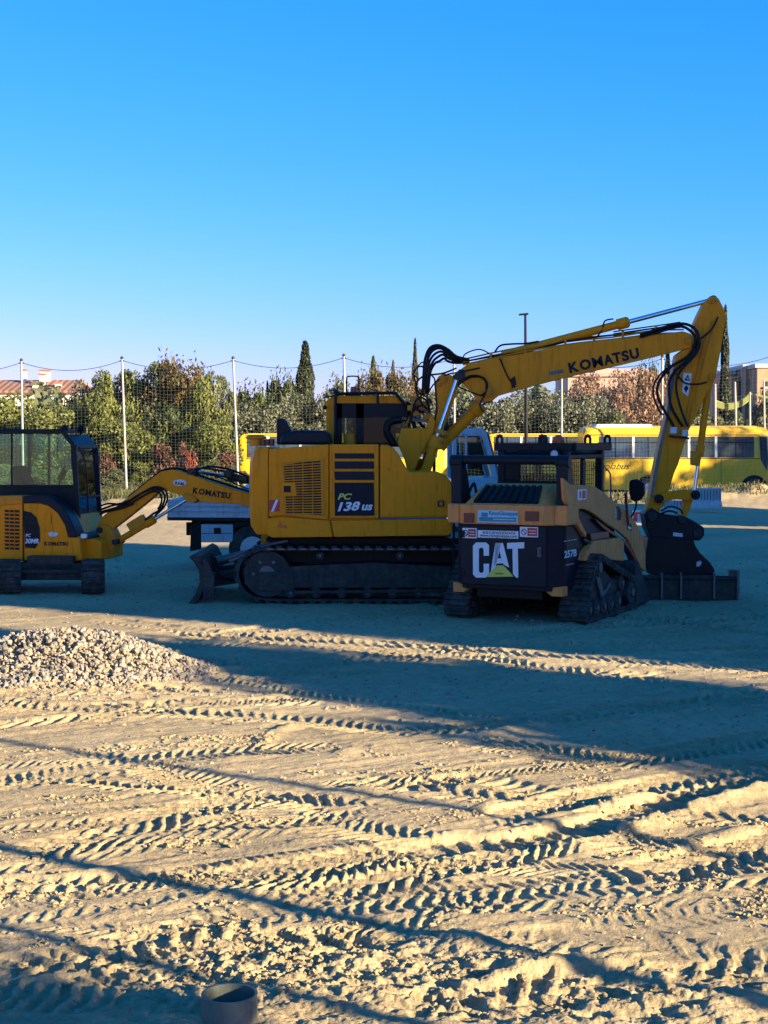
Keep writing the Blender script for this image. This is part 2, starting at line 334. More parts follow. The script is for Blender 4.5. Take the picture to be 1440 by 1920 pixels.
for _k in range(58):
    if 38<=_k<46 and _k%2: continue
    _px=_r.uniform(-100,1450); _py=(_r.uniform(1400,1900) if _k<20 else _r.uniform(1160,1330) if _k<27 else _r.uniform(1440,1720) if _k<38 else _r.uniform(1730,1910) if _k<46 else _r.uniform(1150,1345)); _w=_r.uniform(450,900); _sl=_r.uniform(-.02,-.16) if _k%4 else _r.uniform(.02,.12); _b=_r.uniform(-30,30)
    TR.insert(0,(gp([(_px-_w/2,_py-_sl*_w/2),(_px,_py+_b*.5),(_px+_w/2,_py+_sl*_w/2)]),_r.choice([.30,.36,.42,.2]),_r.choice([.07,.085,.10,.12]),_r.uniform(.010,.030) if _k<38 else _r.uniform(.015,.032),_r.choice([-.9,.9,.6,.2,-.4]),_r.uniform(.0,.012),_r.uniform(.0,.014)))
    if _k>=46 or 20<=_k<27: _t=TR[0]; TR[0]=(_t[0],_r.choice([.42,.5]),_r.choice([.14,.17]),.032,_r.choice([.9,-.9]),.012,.035)
BERM=[ # ridge lines: points, half width, height
 (gp([(1010,1600),(1120,1580),(1250,1535),(1440,1478),(1600,1450)]),0.10,0.085),
 (gp([(640,1640),(820,1630),(1000,1600),(1060,1590)]),0.08,0.055),
 (gp([(500,1415),(493,1395),(515,1372),(570,1358),(640,1352)]),0.07,0.075),
 (gp([(330,1412),(350,1395),(400,1380),(450,1375)]),0.06,0.05),
 (gp([(620,1425),(660,1405),(700,1400),(780,1412)]),0.10,0.06),
 (gp([(330,1642),(350,1655),(400,1680),(520,1688),(700,1670)]),0.08,0.06),
 (gp([(780,1240),(900,1252),(1100,1275),(1440,1310)]),0.12,0.045),
 (gp([(880,1385),(960,1365),(1080,1352)]),0.16,0.06),
 (gp([(700,1760),(850,1760),(980,1800),(1060,1850),(1200,1880),(1440,1885)]),0.14,0.09),
 (gp([(760,1735),(850,1725),(950,1735)]),0.12,0.05),
 (gp([(1200,1440),(1330,1425),(1440,1420)]),0.09,0.04),
 (gp([(1310,1790),(1440,1785),(1550,1775)]),0.08,0.06),
 (gp([(0,1345),(300,1342),(500,1335),(700,1345)]),0.15,0.03),
]
def near(pts,X,Y):
    """signed distance to and arc length along a smoothed line"""
    q=[(p.x,p.y) for p in smooth_path([(a,b,0) for a,b in pts],6)]
    bd=np.full(X.shape,1e9); bs=np.zeros(X.shape); sg=np.zeros(X.shape); acc=0; bt=np.zeros(X.shape)
    n=len(q)-1; tot=sum(math.dist(q[i],q[i+1]) for i in range(n))
    for i in range(n):
        ax,ay=q[i]; bx,by=q[i+1]; dx,dy=bx-ax,by-ay; l=math.hypot(dx,dy)
        if l<1e-6: continue
        t=np.clip(((X-ax)*dx+(Y-ay)*dy)/(l*l),0,1); ex=X-ax-t*dx; ey=Y-ay-t*dy; d=np.hypot(ex,ey)
        m=d<bd; bd=np.where(m,d,bd); bs=np.where(m,acc+t*l,bs); sg=np.where(m,np.sign(dx*ey-dy*ex),sg); acc+=l
    return bd,bs,sg,tot
def height(X,Y):
    D=Y
    H=0.013*fbm(X/2.6,Y/2.6,3,1)+0.008*fbm(X/0.8,Y/0.8,3,5)
    # streaks left by scraping, parallel to the traffic
    a=R(33); xr=X*math.cos(a)+Y*math.sin(a); yr=-X*math.sin(a)+Y*math.cos(a)
    st=fbm(xr/1.3+0.5*fbm(X,Y,2,80),yr/0.11,3,11); H=H+0.012*st
    near_m=1-sstep(14,26,D)
    H=H+sstep(12,15,D)*(1-sstep(30,45,D))*(0.016*fbm(X/1.1,Y/0.45,4,51)+0.008*fbm(X/0.25,Y/0.2,3,55))
    H=H+(0.010*fbm(X/0.16,Y/0.16,4,21,0.6))*(0.35+0.65*near_m)
    fine=np.clip(1.25-D/11,0,1)
    H=H+fine*0.009*fbm(X/0.04,Y/0.04,3,31,0.65)
    H=H+fine*0.010*np.clip(fbm(X/0.10,Y/0.10,3,41,0.6)-.12,0,1)*sstep(-.2,.3,fbm(X/0.9,Y/0.9,2,44))*1.2
    for i,(pts,hw,hh) in enumerate(BERM):
        xs=[p[0] for p in pts]; ys=[p[1] for p in pts]; mm=(X>min(xs)-.6)&(X<max(xs)+.6)&(Y>min(ys)-.6)&(Y<max(ys)+.6)
        if not mm.any(): continue
        x,y=X[mm],Y[mm]; d,s,sg,tot=near(pts,x,y)
        w=hw*(1+0.3*vnoise(s*3,s*0+i,60)); e=sstep(-0.02,0.35,s)*(1-sstep(tot-0.35,tot+0.02,s))
        H[mm]+=e*hh*(.5 if i==0 else .36)*np.exp(-(d/w)**2)*(1+0.55*fbm(x/0.07,y/0.07,4,70+i,.6))
    for i,(pts,w,pit,lug,ch,rut,berm) in enumerate(TR):
        xs=[p[0] for p in pts]; ys=[p[1] for p in pts]; mm=(X>min(xs)-.8)&(X<max(xs)+.8)&(Y>min(ys)-.8)&(Y<max(ys)+.8)
        if not mm.any(): continue
        x,y=X[mm],Y[mm]; d,s,sg,tot=near(pts,x,y)
        d=d+0.018*fbm(x/0.15,y/0.15,2,90+i)
        h=w/2; ends=sstep(-0.02,0.3,s)*(1-sstep(tot-0.3,tot+0.02,s))
        ins=(1-sstep(h-0.03,h+0.015,d))*ends
        ph=(s+ch*d*1.0+0.03*fbm(x/0.4,y/0.4,2,130+i)+0.014*fbm(x/0.05,y/0.05,2,230+i))/pit+np.where(sg>0,0.5,0.0)*(abs(ch)>0.3)
        fr=ph-np.floor(ph); tri=np.abs(fr*2-1)          # 0..1
        bars=sstep(0.50,0.78,tri)
        brk=np.clip(0.62+0.75*fbm(x/0.45,y/0.45,3,150+i),0.12,1.05)
        mid=1-0.55*np.exp(-(d/(0.045))**2)*(abs(ch)>0.3)
        prof=-rut+min(lug*1.5,.037)*(bars-0.6)*brk*mid
        H[mm]=H[mm]*(1-0.55*ins)+ins*prof
        H[mm]+=ends*berm*.45*np.exp(-((d-h-0.05)/0.05)**2)*(0.5+0.5*(0.5+fbm(x/0.35,y/0.35,3,170+i)))
    # clods thrown up by the lugs, close to the camera
    for (px,py,r,am) in [(620,1790,0.55,0.05),(820,1800,0.5,0.05),(1200,1830,0.7,0.05),(300,1830,0.5,0.045),(430,1860,0.6,0.04),(1330,1720,0.2,0.0),(1250,1880,0.6,0.05),(760,1880,0.5,0.05)]:
        cx,cy,_=G(px,py); q=np.exp(-((X-cx)**2+(Y-cy)**2)/(r*r)); mm=q>0.02
        n=fbm(X[mm]/0.085,Y[mm]/0.085,4,200,.6); H[mm]+=q[mm]*am*.15*(np.clip(n*2.4,-0.9,1.1))
    # smoother, wet-looking patch on the right
    cx,cy,_=G(1230,1720); q=np.exp(-(((X-cx)/0.75)**2+((Y-cy)/0.6)**2)**1.5); H=H*(1-0.72*q)
    # base of the stone heap, bank under the bus verge, spoil ridge far left
    cx,cy,_=G(120,1262); H=H+0.35*np.exp(-(((X-cx)/1.05)**2+((Y-cy)/0.95)**2)**1.25)
    H=H+0.55*sstep(3.0,7.5,X-(Y-46)*0.0-5.5)*np.exp(-((Y-57)/3.2)**2)*(0.75+0.4*fbm(X/1.2,Y/0.7,3,300))
    H=H+0.45*(1-sstep(-3,0,X))*np.exp(-((Y-53)/3.0)**2)*(0.7+0.5*fbm(X/1.3,Y/0.8,3,310))
    H=H+0.35*np.exp(-((Y-57)/2.5)**2)*(0.6+0.6*fbm(X/0.9,Y/0.7,3,320))
    return H
def grid_mesh(X,Y,H,name,m):
    nr,nc=X.shape; co=np.stack([X,Y,H],-1).reshape(-1,3).astype(np.float32)
    idx=np.arange(nr*nc).reshape(nr,nc); q=np.stack([idx[:-1,:-1],idx[:-1,1:],idx[1:,1:],idx[1:,:-1]],-1).reshape(-1,4).astype(np.int32)
    me=bpy.data.meshes.new(name); me.vertices.add(len(co)); me.vertices.foreach_set('co',co.ravel())
    me.loops.add(q.size); me.loops.foreach_set('vertex_index',q.ravel()); me.polygons.add(len(q))
    me.polygons.foreach_set('loop_start',np.arange(0,q.size,4,dtype=np.int32)); me.polygons.foreach_set('loop_total',np.full(len(q),4,np.int32))
    me.polygons.foreach_set('use_smooth',np.ones(len(q),bool)); me.update(calc_edges=True); me.validate()
    me.materials.append(m); o=bpy.data.objects.new(name,me); COL.objects.link(o); return o
rows=[4.4]
while rows[-1]<86:
    d=rows[-1]; rows.append(d*(1+(0.0012 if d<13.5 else 0.0022 if d<26 else 0.007)))
rows=np.array(rows); tt=np.concatenate([np.linspace(-0.46,-0.275,60)[:-1],np.linspace(-0.275,0.275,640),np.linspace(0.275,0.46,60)[1:]])
GX=rows[:,None]*tt[None,:]; GY=np.repeat(rows[:,None],len(tt),1)
GH=height(GX,GY)
edge=np.minimum(sstep(0.46,0.40,np.abs(GX/GY)) if False else 1-sstep(0.40,0.455,np.abs(GX/GY)), (1-sstep(80,85,GY))*sstep(4.4,4.7,GY))
GH=GH*edge-(1-edge)*0.16
tag(grid_mesh(GX,GY,GH,'sandy_ground',M['sand']),kind='structure')
mb=MB(); 
gx=[-3000,-600,-120,-40,0,40,120,600,3000]; gy=[-600,-60,0,30,86,140,400,1500,5000]
GB=grid_mesh(*np.meshgrid(np.array(gx,float),np.array(gy,float)),np.full((9,9),-0.13),'ground',M['sand']); tag(GB,kind='structure')
def gz(x,y): return float(height(np.array([[x]]),np.array([[y]]))[0,0])
# ---------------------------------------------------------------- shared machine pieces
def belt(fr_pts,v0,v1,thick,pitch,lugh,name,m,root,lugfrac=0.5,plates=False,guides=False):
    """track belt round a closed (u,z) outline (outer surface), with cross lugs"""
    pts=[Vector((a,0,b)) for a,b in fr_pts]; n=len(pts)
    # resample
    seg=[(pts[(i+1)%n]-pts[i]).length for i in range(n)]; tot=sum(seg); k=max(8,int(round(tot/pitch)))
    def at(s):
        s%=tot; i=0
        while s>seg[i]: s-=seg[i]; i=(i+1)%n
        return pts[i].lerp(pts[(i+1)%n],s/seg[i])
    c=sum(pts,Vector())/n; b=MB(); N=k*2; P0=[at(tot*i/N) for i in range(N)]
    nor=[]
    for i in range(N):
        d=(P0[(i+1)%N]-P0[i-1]).normalized(); q=Vector((d.z,0,-d.x)); 
        if q.dot(P0[i]-c)<0: q=-q
        nor.append((d,q))
    vs=[];fs=[]
    for i in range(N):
        o=P0[i]; q=nor[i][1]; a=o-q*lugh; e=o-q*(lugh+thick)
        for v in (v0,v1): vs.append((a.x,v,a.z)); vs.append((e.x,v,e.z))
    for i in range(N):
        a=4*i; e=4*((i+1)%N)
        fs+=[(a,e,e+2,a+2),(a+1,a+3,e+3,e+1),(a,a+1,e+1,e),(a+2,e+2,e+3,a+3)]
    b.add(vs,fs)
    for i in range(k):
        o=at(tot*(i+0.5)/k); o2=at(tot*(i+0.5)/k+0.01); d=(o2-o).normalized(); q=Vector((d.z,0,-d.x))
        if q.dot(o-c)<0: q=-q
        w=pitch*lugfrac/2; e=0.004
        t0=o-d*w-q*(lugh+e); t1=o+d*w-q*(lugh+e); s0=o-d*w*0.72; s1=o+d*w*0.72
        vs=[(x.x,v,x.z) for v in (v0+0.005,v1-0.005) for x in (t0,t1,s1,s0)]
        b.add(vs,[(0,1,2,3),(7,6,5,4),(0,4,5,1),(1,5,6,2),(2,6,7,3),(3,7,4,0)])
        if guides:
            g=o-q*(lugh+thick+0.02)
            for v in (v0+0.012,v1-0.012): b.box(g.x-w*.7,g.x+w*.7,v-0.012,v+0.012,g.z-0.03,g.z+0.03)
    return b.build(name,m,root,sharp=25)
def hull(c):   # outline round circles (u,z,r), convex hull
    pts=[]
    for u,z,r in c:
        for k in range(28): t=2*math.pi*k/28; pts.append((u+r*math.cos(t),z+r*math.sin(t)))
    pts=sorted(set(pts))
    def half(ps):
        h=[]
        for p in ps:
            while len(h)>1 and (h[-1][0]-h[-2][0])*(p[1]-h[-2][1])-(h[-1][1]-h[-2][1])*(p[0]-h[-2][0])<=0: h.pop()
            h.append(p)
        return h
    a=half(pts); b=half(pts[::-1]); return a[:-1]+b[:-1]
def disc(name,m,root,u,z,r,v0,v1,hubr=None,ring=True,n=28,m2=None):
    b=MB(); b.cyl((u,v0,z),(u,v1,z),r,n); o=b.build(name,m,root,bevel=0.006)
    vo=min(v0,v1)
    h=MB(); h.cyl((u,vo-0.02,z),(u,vo+0.02,z),hubr or r*0.35,16)
    for k in range(6):
        t=k*math.pi/3; rr=r*0.58; h.cyl((u+rr*math.cos(t),vo-0.012,z+rr*math.sin(t)),(u+rr*math.cos(t),vo+0.01,z+rr*math.sin(t)),r*0.07,6)
    h.build('hub',m2 or M['stl'],o); return o
def hoses(E,root,lst,r=0.014,name='hose',m=None):
    for i,h in enumerate(lst):
        rr=r; pts=h
        if isinstance(h,tuple): pts,rr=h
        b=MB(); b.tube(pts,rr,7,sm=5); b.build(name,m or M['hose'],root)
def logo(E,root,pts,v,h_px,s,m,bold=0.02,name='lettering',shear=0,parent=None,off=0.004,spacing=1.0):
    """lettering on the plane v, along the baseline between two picture points"""
    a=Vector(E.pu(*pts[0],v-off)); b=Vector(E.pu(*pts[1],v-off)); x=b-a; w=x.length; y=Vector((0,-1,0)).cross(x.normalized()); y=Vector((-x.z,0,x.x)).normalized()
    hh=h_px/ (F/abs((E.y+v*E.c if abs(E.a)<.01 else E.y)))
    return text(s,a,x,y,hh,w,m,parent or root,name,bold,shear,spacing)

LF=(('K',0,.145),('O',.155,.315),('M',.335,.482),('A',.497,.63),('T',.625,.745),('S',.752,.857),('U',.87,1.0))
def maker(a,x,y,w,h,m,par):
    a=Vector(a); x=Vector(x).normalized(); y=Vector(y).normalized()
    for ch,f0,f1 in LF: text(ch,a+x*w*f0,x,y,h,w*(f1-f0),m,par,'letter',.015 if ch=='M' else .045)
# ================================================================ large crawler excavator
E=Fr(-0.35,23.05,0.0)
ex=E.root('crawler_excavator',label='large yellow crawler excavator marked PC 138us with its boom raised over the loader',cat='excavator')
N=-1.25
# --- house
b=MB(); b.prism(E.uz([(503,846),(617,836),(711,836),(711,1004),(505,1004)],N),N+0.06,1.2); body=b.build('house',M['kyel'],ex,bevel=0.03)
b=MB(); b.prism(E.uz([(505,985),(846,985),(846,1007),(510,1007)],N),N+0.10,1.2); b.build('deck',M['dst'],ex)
# counterweight, rounded in plan, bulging in section
def arc(r,zz,cx=0.0):
    a0=math.asin(1.25/1.46); pts=[]
    for k in range(17):
        t=math.pi-a0+2*a0*k/16 ; pts.append((cx+r*math.cos(t),-r*math.sin(t)*1.25/1.46*1.46/1.46 if False else -r*math.sin(t),zz))
    return pts
cz=[(838,-0.10),(846,-0.045),(866,-0.012),(900,0.0),(960,0.0),(988,-0.02),(1003,-0.09)]
b=MB(); rings=[]
uR=E.pu(503,900,N)[0]
for py,dr in cz:
    z=E.pu(490,py,N)[2]; r=1.62+dr; pts=[]
    for k in range(21):
        vv=-1.25-min(dr,0)*-0.6+ (2.5+min(dr,0)*1.2)*k/20
        vv=(-1.25-dr*0.6)+(2*(1.25+dr*0.6))*k/20 if False else -(1.25+dr*0.5)+2*(1.25+dr*0.5)*k/20
        uu=-r+ (1-math.sqrt(max(0,1-(abs(vv)/1.9)**2.6)))*0.55
        pts.append((uu,vv,z))
    ul=uR
    rings.append([(ul,pts[0][1],z)]+pts+[(ul,pts[-1][1],z)])
n=len(rings[0]); vs=[p for r in rings for p in r]; fs=[]
for i in range(len(rings)-1):
    for k in range(n): fs.append((i*n+k,i*n+(k+1)%n,(i+1)*n+(k+1)%n,(i+1)*n+k))
fs.append(tuple(range(n))); fs.append(tuple((len(rings)-1)*n+k for k in range(n)))
b.add(vs,fs); cw=b.build('counterweight',M['kyel'],ex,bevel=0.012,sharp=50)
# side panels with seams between
def panel(name,pts,off=0.0,th=0.05,m='kyel',parent=ex,bv=0.012,v=N):
    b=MB(); b.prism(E.uz(pts,v-off),v-off,v-off+th); return b.build(name,M[m],parent,bevel=bv)
door=panel('engine_door',[(504,842),(616,833),(616,972),(531,966),(504,969)],0.0,0.07)
sp=panel('side_panel',[(618,833),(710,833),(710,972),(618,972)],0.004,0.07)
panel('skirt',[(499,972),(530,969),(618,976),(624,1007),(510,1008),(499,1002)],0.006,0.08)
panel('skirt',[(620,976),(848,973),(848,998),(842,1004),(626,1007)],0.002,0.08)
tank=MB(); tank.prism(E.uz([(712,833),(727,834),(739,841),(748,853),(757,869),(766,884),(820,885),(836,891),(846,903),(849,915),(849,970),(712,972)],N),N,N+0.78); tank=tank.build('storage_box',M['kyel'],ex,bevel=0.035,seg=3)
b=MB(); 
for (x0,y0,x1,y1) in [(709,836,712,972)]: b.prism(E.uz([(x0,y0),(x1,y0),(x1,y1),(x0,y1)],N),N+0.02,N+0.05)
b.build('seam',M['blk'],ex)
# door recess + louvred grille
g=MB(); g.prism(E.uz([(526,869),(612,855),(613,974),(532,966)],N),N-0.006,N+0.01); g.build('door_inset',M['kyel'],door,bevel=0.004)
g=MB(); g.prism(E.uz([(531,872),(603,861),(605,966),(536,962)],N),N-0.010,N-0.004); g.build('grille_backing',M['blk'],door)
g=MB()
ys=np.linspace(866,962,21)
for i,y in enumerate(ys):
    x0=530.5+(y-866)*0.05; x1=601+(y-866)*0.03
    yy=y+ (600-x0)*0.0
    g.prism(E.uz([(x0,y+1.3*(1-(y-866)/96)),(x1,y-4*(1-(y-866)/96)),(x1,y+2.2-4*(1-(y-866)/96)),(x0,y+2.2+1.3*(1-(y-866)/96))],N-0.02),N-0.026,N-0.009)
for x in (549,567,585): g.prism(E.uz([(x,866),(x+1.2,866),(x+1.8,964),(x+.4,964)],N-0.02),N-0.029,N-0.009)
g.prism(E.uz([(528,866),(531,866),(537,964),(534,964)],N-.02),N-0.028,N-0.009); g.prism(E.uz([(601,859),(606,858),(608,967),(603,966)],N-.02),N-0.028,N-0.009)
g.build('grille',M['kyel2'],door)
g=MB(); g.prism(E.uz([(526,905),(553,904),(556,929),(528,929)],N-0.03),N-0.032,N-0.01); lb=g.build('latch_plate',M['kyel'],door,bevel=0.004)
g=MB(); g.prism(E.uz([(532,911),(545,911),(545,923),(532,923)],N-0.033),N-0.037,N-0.03); g.build('latch',M['blk'],door)
# blue-black stripes and model number
for (y0,y1,mm) in [(850,860,'navy'),(865,879,'navy'),(884,900,'navy'),(905,967,'kblk')]:
    g=MB(); g.prism(E.uz([(627,y0),(701,y0),(702,y1),(628,y1)],N-0.006),N-0.012,N-0.001); st=g.build('stripe',M[mm],sp)
logo(E,ex,[(633,937),(660,937)],N-0.012,12,'PC',M['stick'],0.03,shear=0.3,parent=sp)
logo(E,ex,[(633,959),(676,957)],N-0.012,17,'138',M['wht'],0.035,shear=0.3,parent=sp)
logo(E,ex,[(678,957),(699,957)],N-0.012,11,'us',M['wht'],0.035,shear=0.3,parent=sp)
# reflective band, warning sticker, latch, handle
g=MB(); g.prism(E.uz([(505,937),(524,937),(524,959),(505,959)],N-0.006),N-0.009,N); st=g.build('reflector',M['red'],ex)
g=MB(); g.prism(E.uz([(517,937),(522,937),(513,959),(508,959)],N-0.009),N-0.012,N); g.build('stripe',M['wht'],st)
g=MB(); g.prism(E.uz([(519,989),(525,978),(531,986),(536,984),(538,990)],N-0.014),N-0.016,N-.004); g.build('warning_sticker',M['amb'],ex)
g=MB(); g.prism(E.uz([(818,936),(836,936),(836,953),(818,953)],N-0.002),N-0.008,N+0.02); hd=g.build('handle_recess',M['kyel2'],tank,bevel=0.004)
g=MB(); g.prism(E.uz([(821,939),(833,939),(833,950),(821,950)],N-0.009),N-0.012,N); g.build('handle',M['blk'],tank)
g=MB(); g.prism(E.uz([(824,941),(830,941),(830,948),(824,948)],N-0.013),N-0.016,N); g.build('handle_logo',M['kyel2'],hd)
for (x,y) in ((729,880),(731,966)):
    c=E.pu(x,y,N); g=MB(); g.cyl((c[0],N-0.01,c[2]),(c[0],N+0.03,c[2]),0.028,12); g.build('lock',M['kyel2'],tank)
# hood with exhaust fin and filler
g=MB(); g.prism(E.uz([(524,834),(526,818),(535,810),(560,806.5),(607,807),(616,813),(618,834)],N+0.15),N+0.15,0.1); g.build('engine_hood',M['navy'],ex,bevel=0.05,seg=3)
g=MB(); g.prism(E.uz([(519,834),(518,786),(534,785),(546,807),(546,834)],N+0.35),N+0.35,N+0.65); parts(g,'exhaust_stack',M['navy'],ex,bevel=0.02)
g=MB(); c=E.pu(506,836,N+.4); g.cyl(c,(c[0],c[1],c[2]+0.10),0.06,12); g.cyl((c[0]-.2,c[1],c[2]),(c[0]-.2,c[1],c[2]+.12),0.09,12); g.ball((c[0]-.2,c[1],c[2]+.12),0.13,12,(1.2,1,.3)); g.build('filler_cap',M['kyel2'],ex)
g=MB(); 
for k in range(3): c=E.pu(494+k*8,836,N+.3); g.cyl(c,(c[0],c[1],c[2]+0.09),0.035,10)
g.build('lifting_eye',M['dred'],ex)
# --- cab on the far side of the boom
C0,C1=0.15,1.15
cab=MB(); cab.prism(E.uz([(611,836),(611,752),(620,745),(630,742),(742,742),(756,748),(764,757),(628,757),(628,836)],C0),C0,C1) 
cab=cab.build('cab',M['kyel'],ex,bevel=0.02)
g=MB()
for poly in ([(628,756),(641,756),(641,836),(628,836)],[(668,756),(682,756),(682,836),(668,836)],[(628,754),(768,754),(768,782),(628,784)],[(628,830),(770,830),(770,838),(628,838)],[(762,756),(770,756),(790,836),(782,836)]): g.prism(E.uz(poly,C0),C0+.01,C0+0.06)
for poly in ([(628,756),(641,756),(641,836),(628,836)],[(628,754),(768,754),(768,770),(628,770)],[(762,756),(770,756),(790,836),(782,836)],[(664,756),(672,756),(672,836),(664,836)]): g.prism(E.uz(poly,C1),C1-.06,C1-.01)
parts(g,'window_frame',M['blk'],ex)
g=MB(); g.prism(E.uz([(641,780),(764,780),(782,832),(641,832)],C0+.03),C0+.03,C0+.036); g.build('window_pane',M['dglass'],ex)
g=MB(); g.prism(E.uz([(641,770),(764,770),(782,832),(641,832)],C1-.03),C1-.03,C1-.024); g.build('window_pane',M['glass'],ex)
g=MB(); g.prism(E.uz([(682,780),(742,780),(742,836),(682,836)],0.55),0.3,0.95); g.build('cab_dark_fill',M['blk'],ex)  # black block added so most of the cab interior looks dark
g=MB(); s=E.uz([(692,836),(690,800),(705,795),(716,836)],0.5); g.prism(s,0.45,0.95); g.build('seat',M['seat'],ex,bevel=0.03)
g=MB(); c=E.pu(655,834,0.0); g.cyl(c,(c[0],c[1],c[2]+.17),.085,14); g.build('air_cleaner',M['kyel2'],ex)
g=MB(); c=E.pu(733,830,0.0); g.tube([E.pu(*p,0.02) for p in ((738,832),(726,812),(728,795),(740,788),(754,787))],0.055,10,sm=5); g.build('duct',M['hose'],ex)
# tail bits at the back of the cab
g=MB(); g.ball(E.pu(630,736,0.2),0.045,10); g.ball(E.pu(609,764,0.1),0.035,8); parts(g,'work_lamp',M['blk'],ex)
# guard rail
rail=[(629,836),(629,748),(634,740),(650,738),(735,737),(744,741),(752,750),(812,824),(814,832),(814,884)]
g=MB(); g.tube(E.line(rail,0.05),0.024,8,sm=3); g.tube(E.line([(708,738),(709,757)],0.05),0.02,8); g.tube(E.line([(609,745),(634,741)],0.1),0.012,6)
g.tube(E.line([(764,752),(764,788),(738,790)],0.08),0.018,6); g.build('guard_rail',M['blk'],ex)
g=MB(); g.box(*[0]*0) if False else None
c=E.pu(663,741,0.4); g.prism(E.uz([(647,744),(677,744),(677,738),(647,738)],0.4),0.3,0.5); g.build('beacon_base',M['blk'],ex,bevel=0.01)
g=MB(); c=E.pu(663,737,0.4); g.cyl(c,(c[0],c[1],c[2]+.095),.055,14,r2=.045); g.build('beacon',M['red'],ex,bevel=0.01)
g=MB(); g.tube(E.line([(650,738),(650,712),(653,706),(670,706),(673,712),(673,738)],0.35),0.011,7,sm=3); g.build('beacon_guard',M['hose'],ex)
# --- boom foot, lower boom
g=MB(); foot=E.uz([(752,803),(800,803),(806,775),(816,790),(812,812),(790,850),(776,884),(764,884),(758,860),(745,831)],0.0)
g.prism(foot,-0.24,0.24); g.build('boom_foot',M['kyel'],ex,bevel=0.015)
g=MB(); lb=E.uz([(812,800),(816,773),(818,751),(815,718),(822,706),(832,701),(846,705),(856,716),(853,745),(842,775),(830,806),(812,840),(790,852),(797,825)],0.0)
g.prism(lb,-0.2,0.2); g.build('lower_boom',M['kyel'],ex,bevel=0.015)
g=MB(); g.prism(E.uz([(800,835),(822,800),(826,830),(812,860),(806,884),(786,884)],0.0),-0.14,0.14); g.build('boom_bracket',M['dst'],ex,bevel=0.01)
# upper boom
up=[(855,706),(862,694),(877,682),(930,671),(969,665),(1061,646),(1150,636),(1230,627),(1281,621),(1296,626),(1301,640),(1295,652),(1276,657),(1215,672),(1152,687),(1060,708),(969,732),(935,742),(923,752),(905,755),(893,744),(873,722)]
g=MB(); g.prism(E.uz(up,-0.17),-0.17,0.17); ub=g.build('boom',M['kyel'],ex,bevel=0.014)
g=MB()
g.prism(E.uz([(850,704),(862,692),(872,694),(872,712),(860,720),(852,716)],-0.22),-0.23,0.23); g.build('boom_knuckle',M['dst'],ex,bevel=0.01)
for (x,y,r) in ((1291,639,.06),(918,735,.075),(832,712,.06),(824,722,.035)):
    c=E.pu(x,y,-0.2); g=MB(); g.cyl((c[0],-0.215,c[2]),(c[0],0.215,c[2]),r,16); g.cyl((c[0],-0.235,c[2]),(c[0],0.235,c[2]),r*.55,10); parts(g,'pin',M['kyel2'],ex,bevel=0.006)
a0=Vector(E.pu(1068.5,700,-.174)); a1=Vector(E.pu(1200,671,-.174)); dx=(a1-a0); maker(a0,dx,(-dx.z,0,dx.x),dx.length,.155,M['kblk'],ub)
logo(E,ex,[(1029,704),(1052,699)],-0.17,4,"HYDRAULIC",M['stl'],0.0,parent=ub) if False else None
g=MB(); g.prism(E.uz([(1029,697),(1056,692),(1057,699),(1030,704)],-0.17),-0.173,-0.168); g.build('maker_plate',M['stl'],ub)
g=MB(); g.prism(E.uz([(957,711),(965,705),(968,721),(960,729)],-0.17),-0.2,-0.165); g.build('work_lamp',M['blk'],ub,bevel=.006)
# arm cylinder
def cylinder(a,bq,split,v,r,rr,name,collar=True,m='kyel',parent=ex,EE=None,rodm='chr'):
    EE=EE or E; A=Vector(EE.pu(*a,v)); B=Vector(EE.pu(*bq,v)); S=A.lerp(B,split); d=(B-A).normalized()
    g=MB(); g.cyl(A,S,r,16); g.cyl(A-d*0.03,A+d*0.05,r*1.15,14)
    if collar: g.cyl(S-d*0.18,S-d*0.02,r*1.35,14); g.cyl(S-d*.02,S,r*1.1,14)
    o=g.build(name,M[m],parent,bevel=0.004)
    g=MB(); g.cyl(S-d*.02,B,rr,12); g.build('rod',M[rodm],o)
    g=MB(); g.cyl((B.x,v-rr*1.9,B.z),(B.x,v+rr*1.9,B.z),rr*1.7,14); g.build('rod_eye',M['dst'],o)
    return o
cylinder((945,665),(1336,562),0.60,0.0,0.062,0.036,'arm_cylinder')
cylinder((826,835),(915,745),0.86,0.0,0.085,0.05,'adjusting_cylinder')
cylinder((797,886),(858,706),0.38,-0.30,0.075,0.034,'boom_cylinder')
g=MB(); A=Vector(E.pu(820,838,-0.30)); Bq=Vector(E.pu(828,812,-0.30)); 
for k in range(3): p=A.lerp(Bq,k/2); d=(Bq-A).normalized(); g.cyl(p-d*.02,p+d*.045,0.098,16)
g.build('cylinder_collar',M['kyel2'],ex,bevel=.006)
cylinder((777,890),(835,800),0.30,0.30,0.06,0.034,'boom_cylinder')
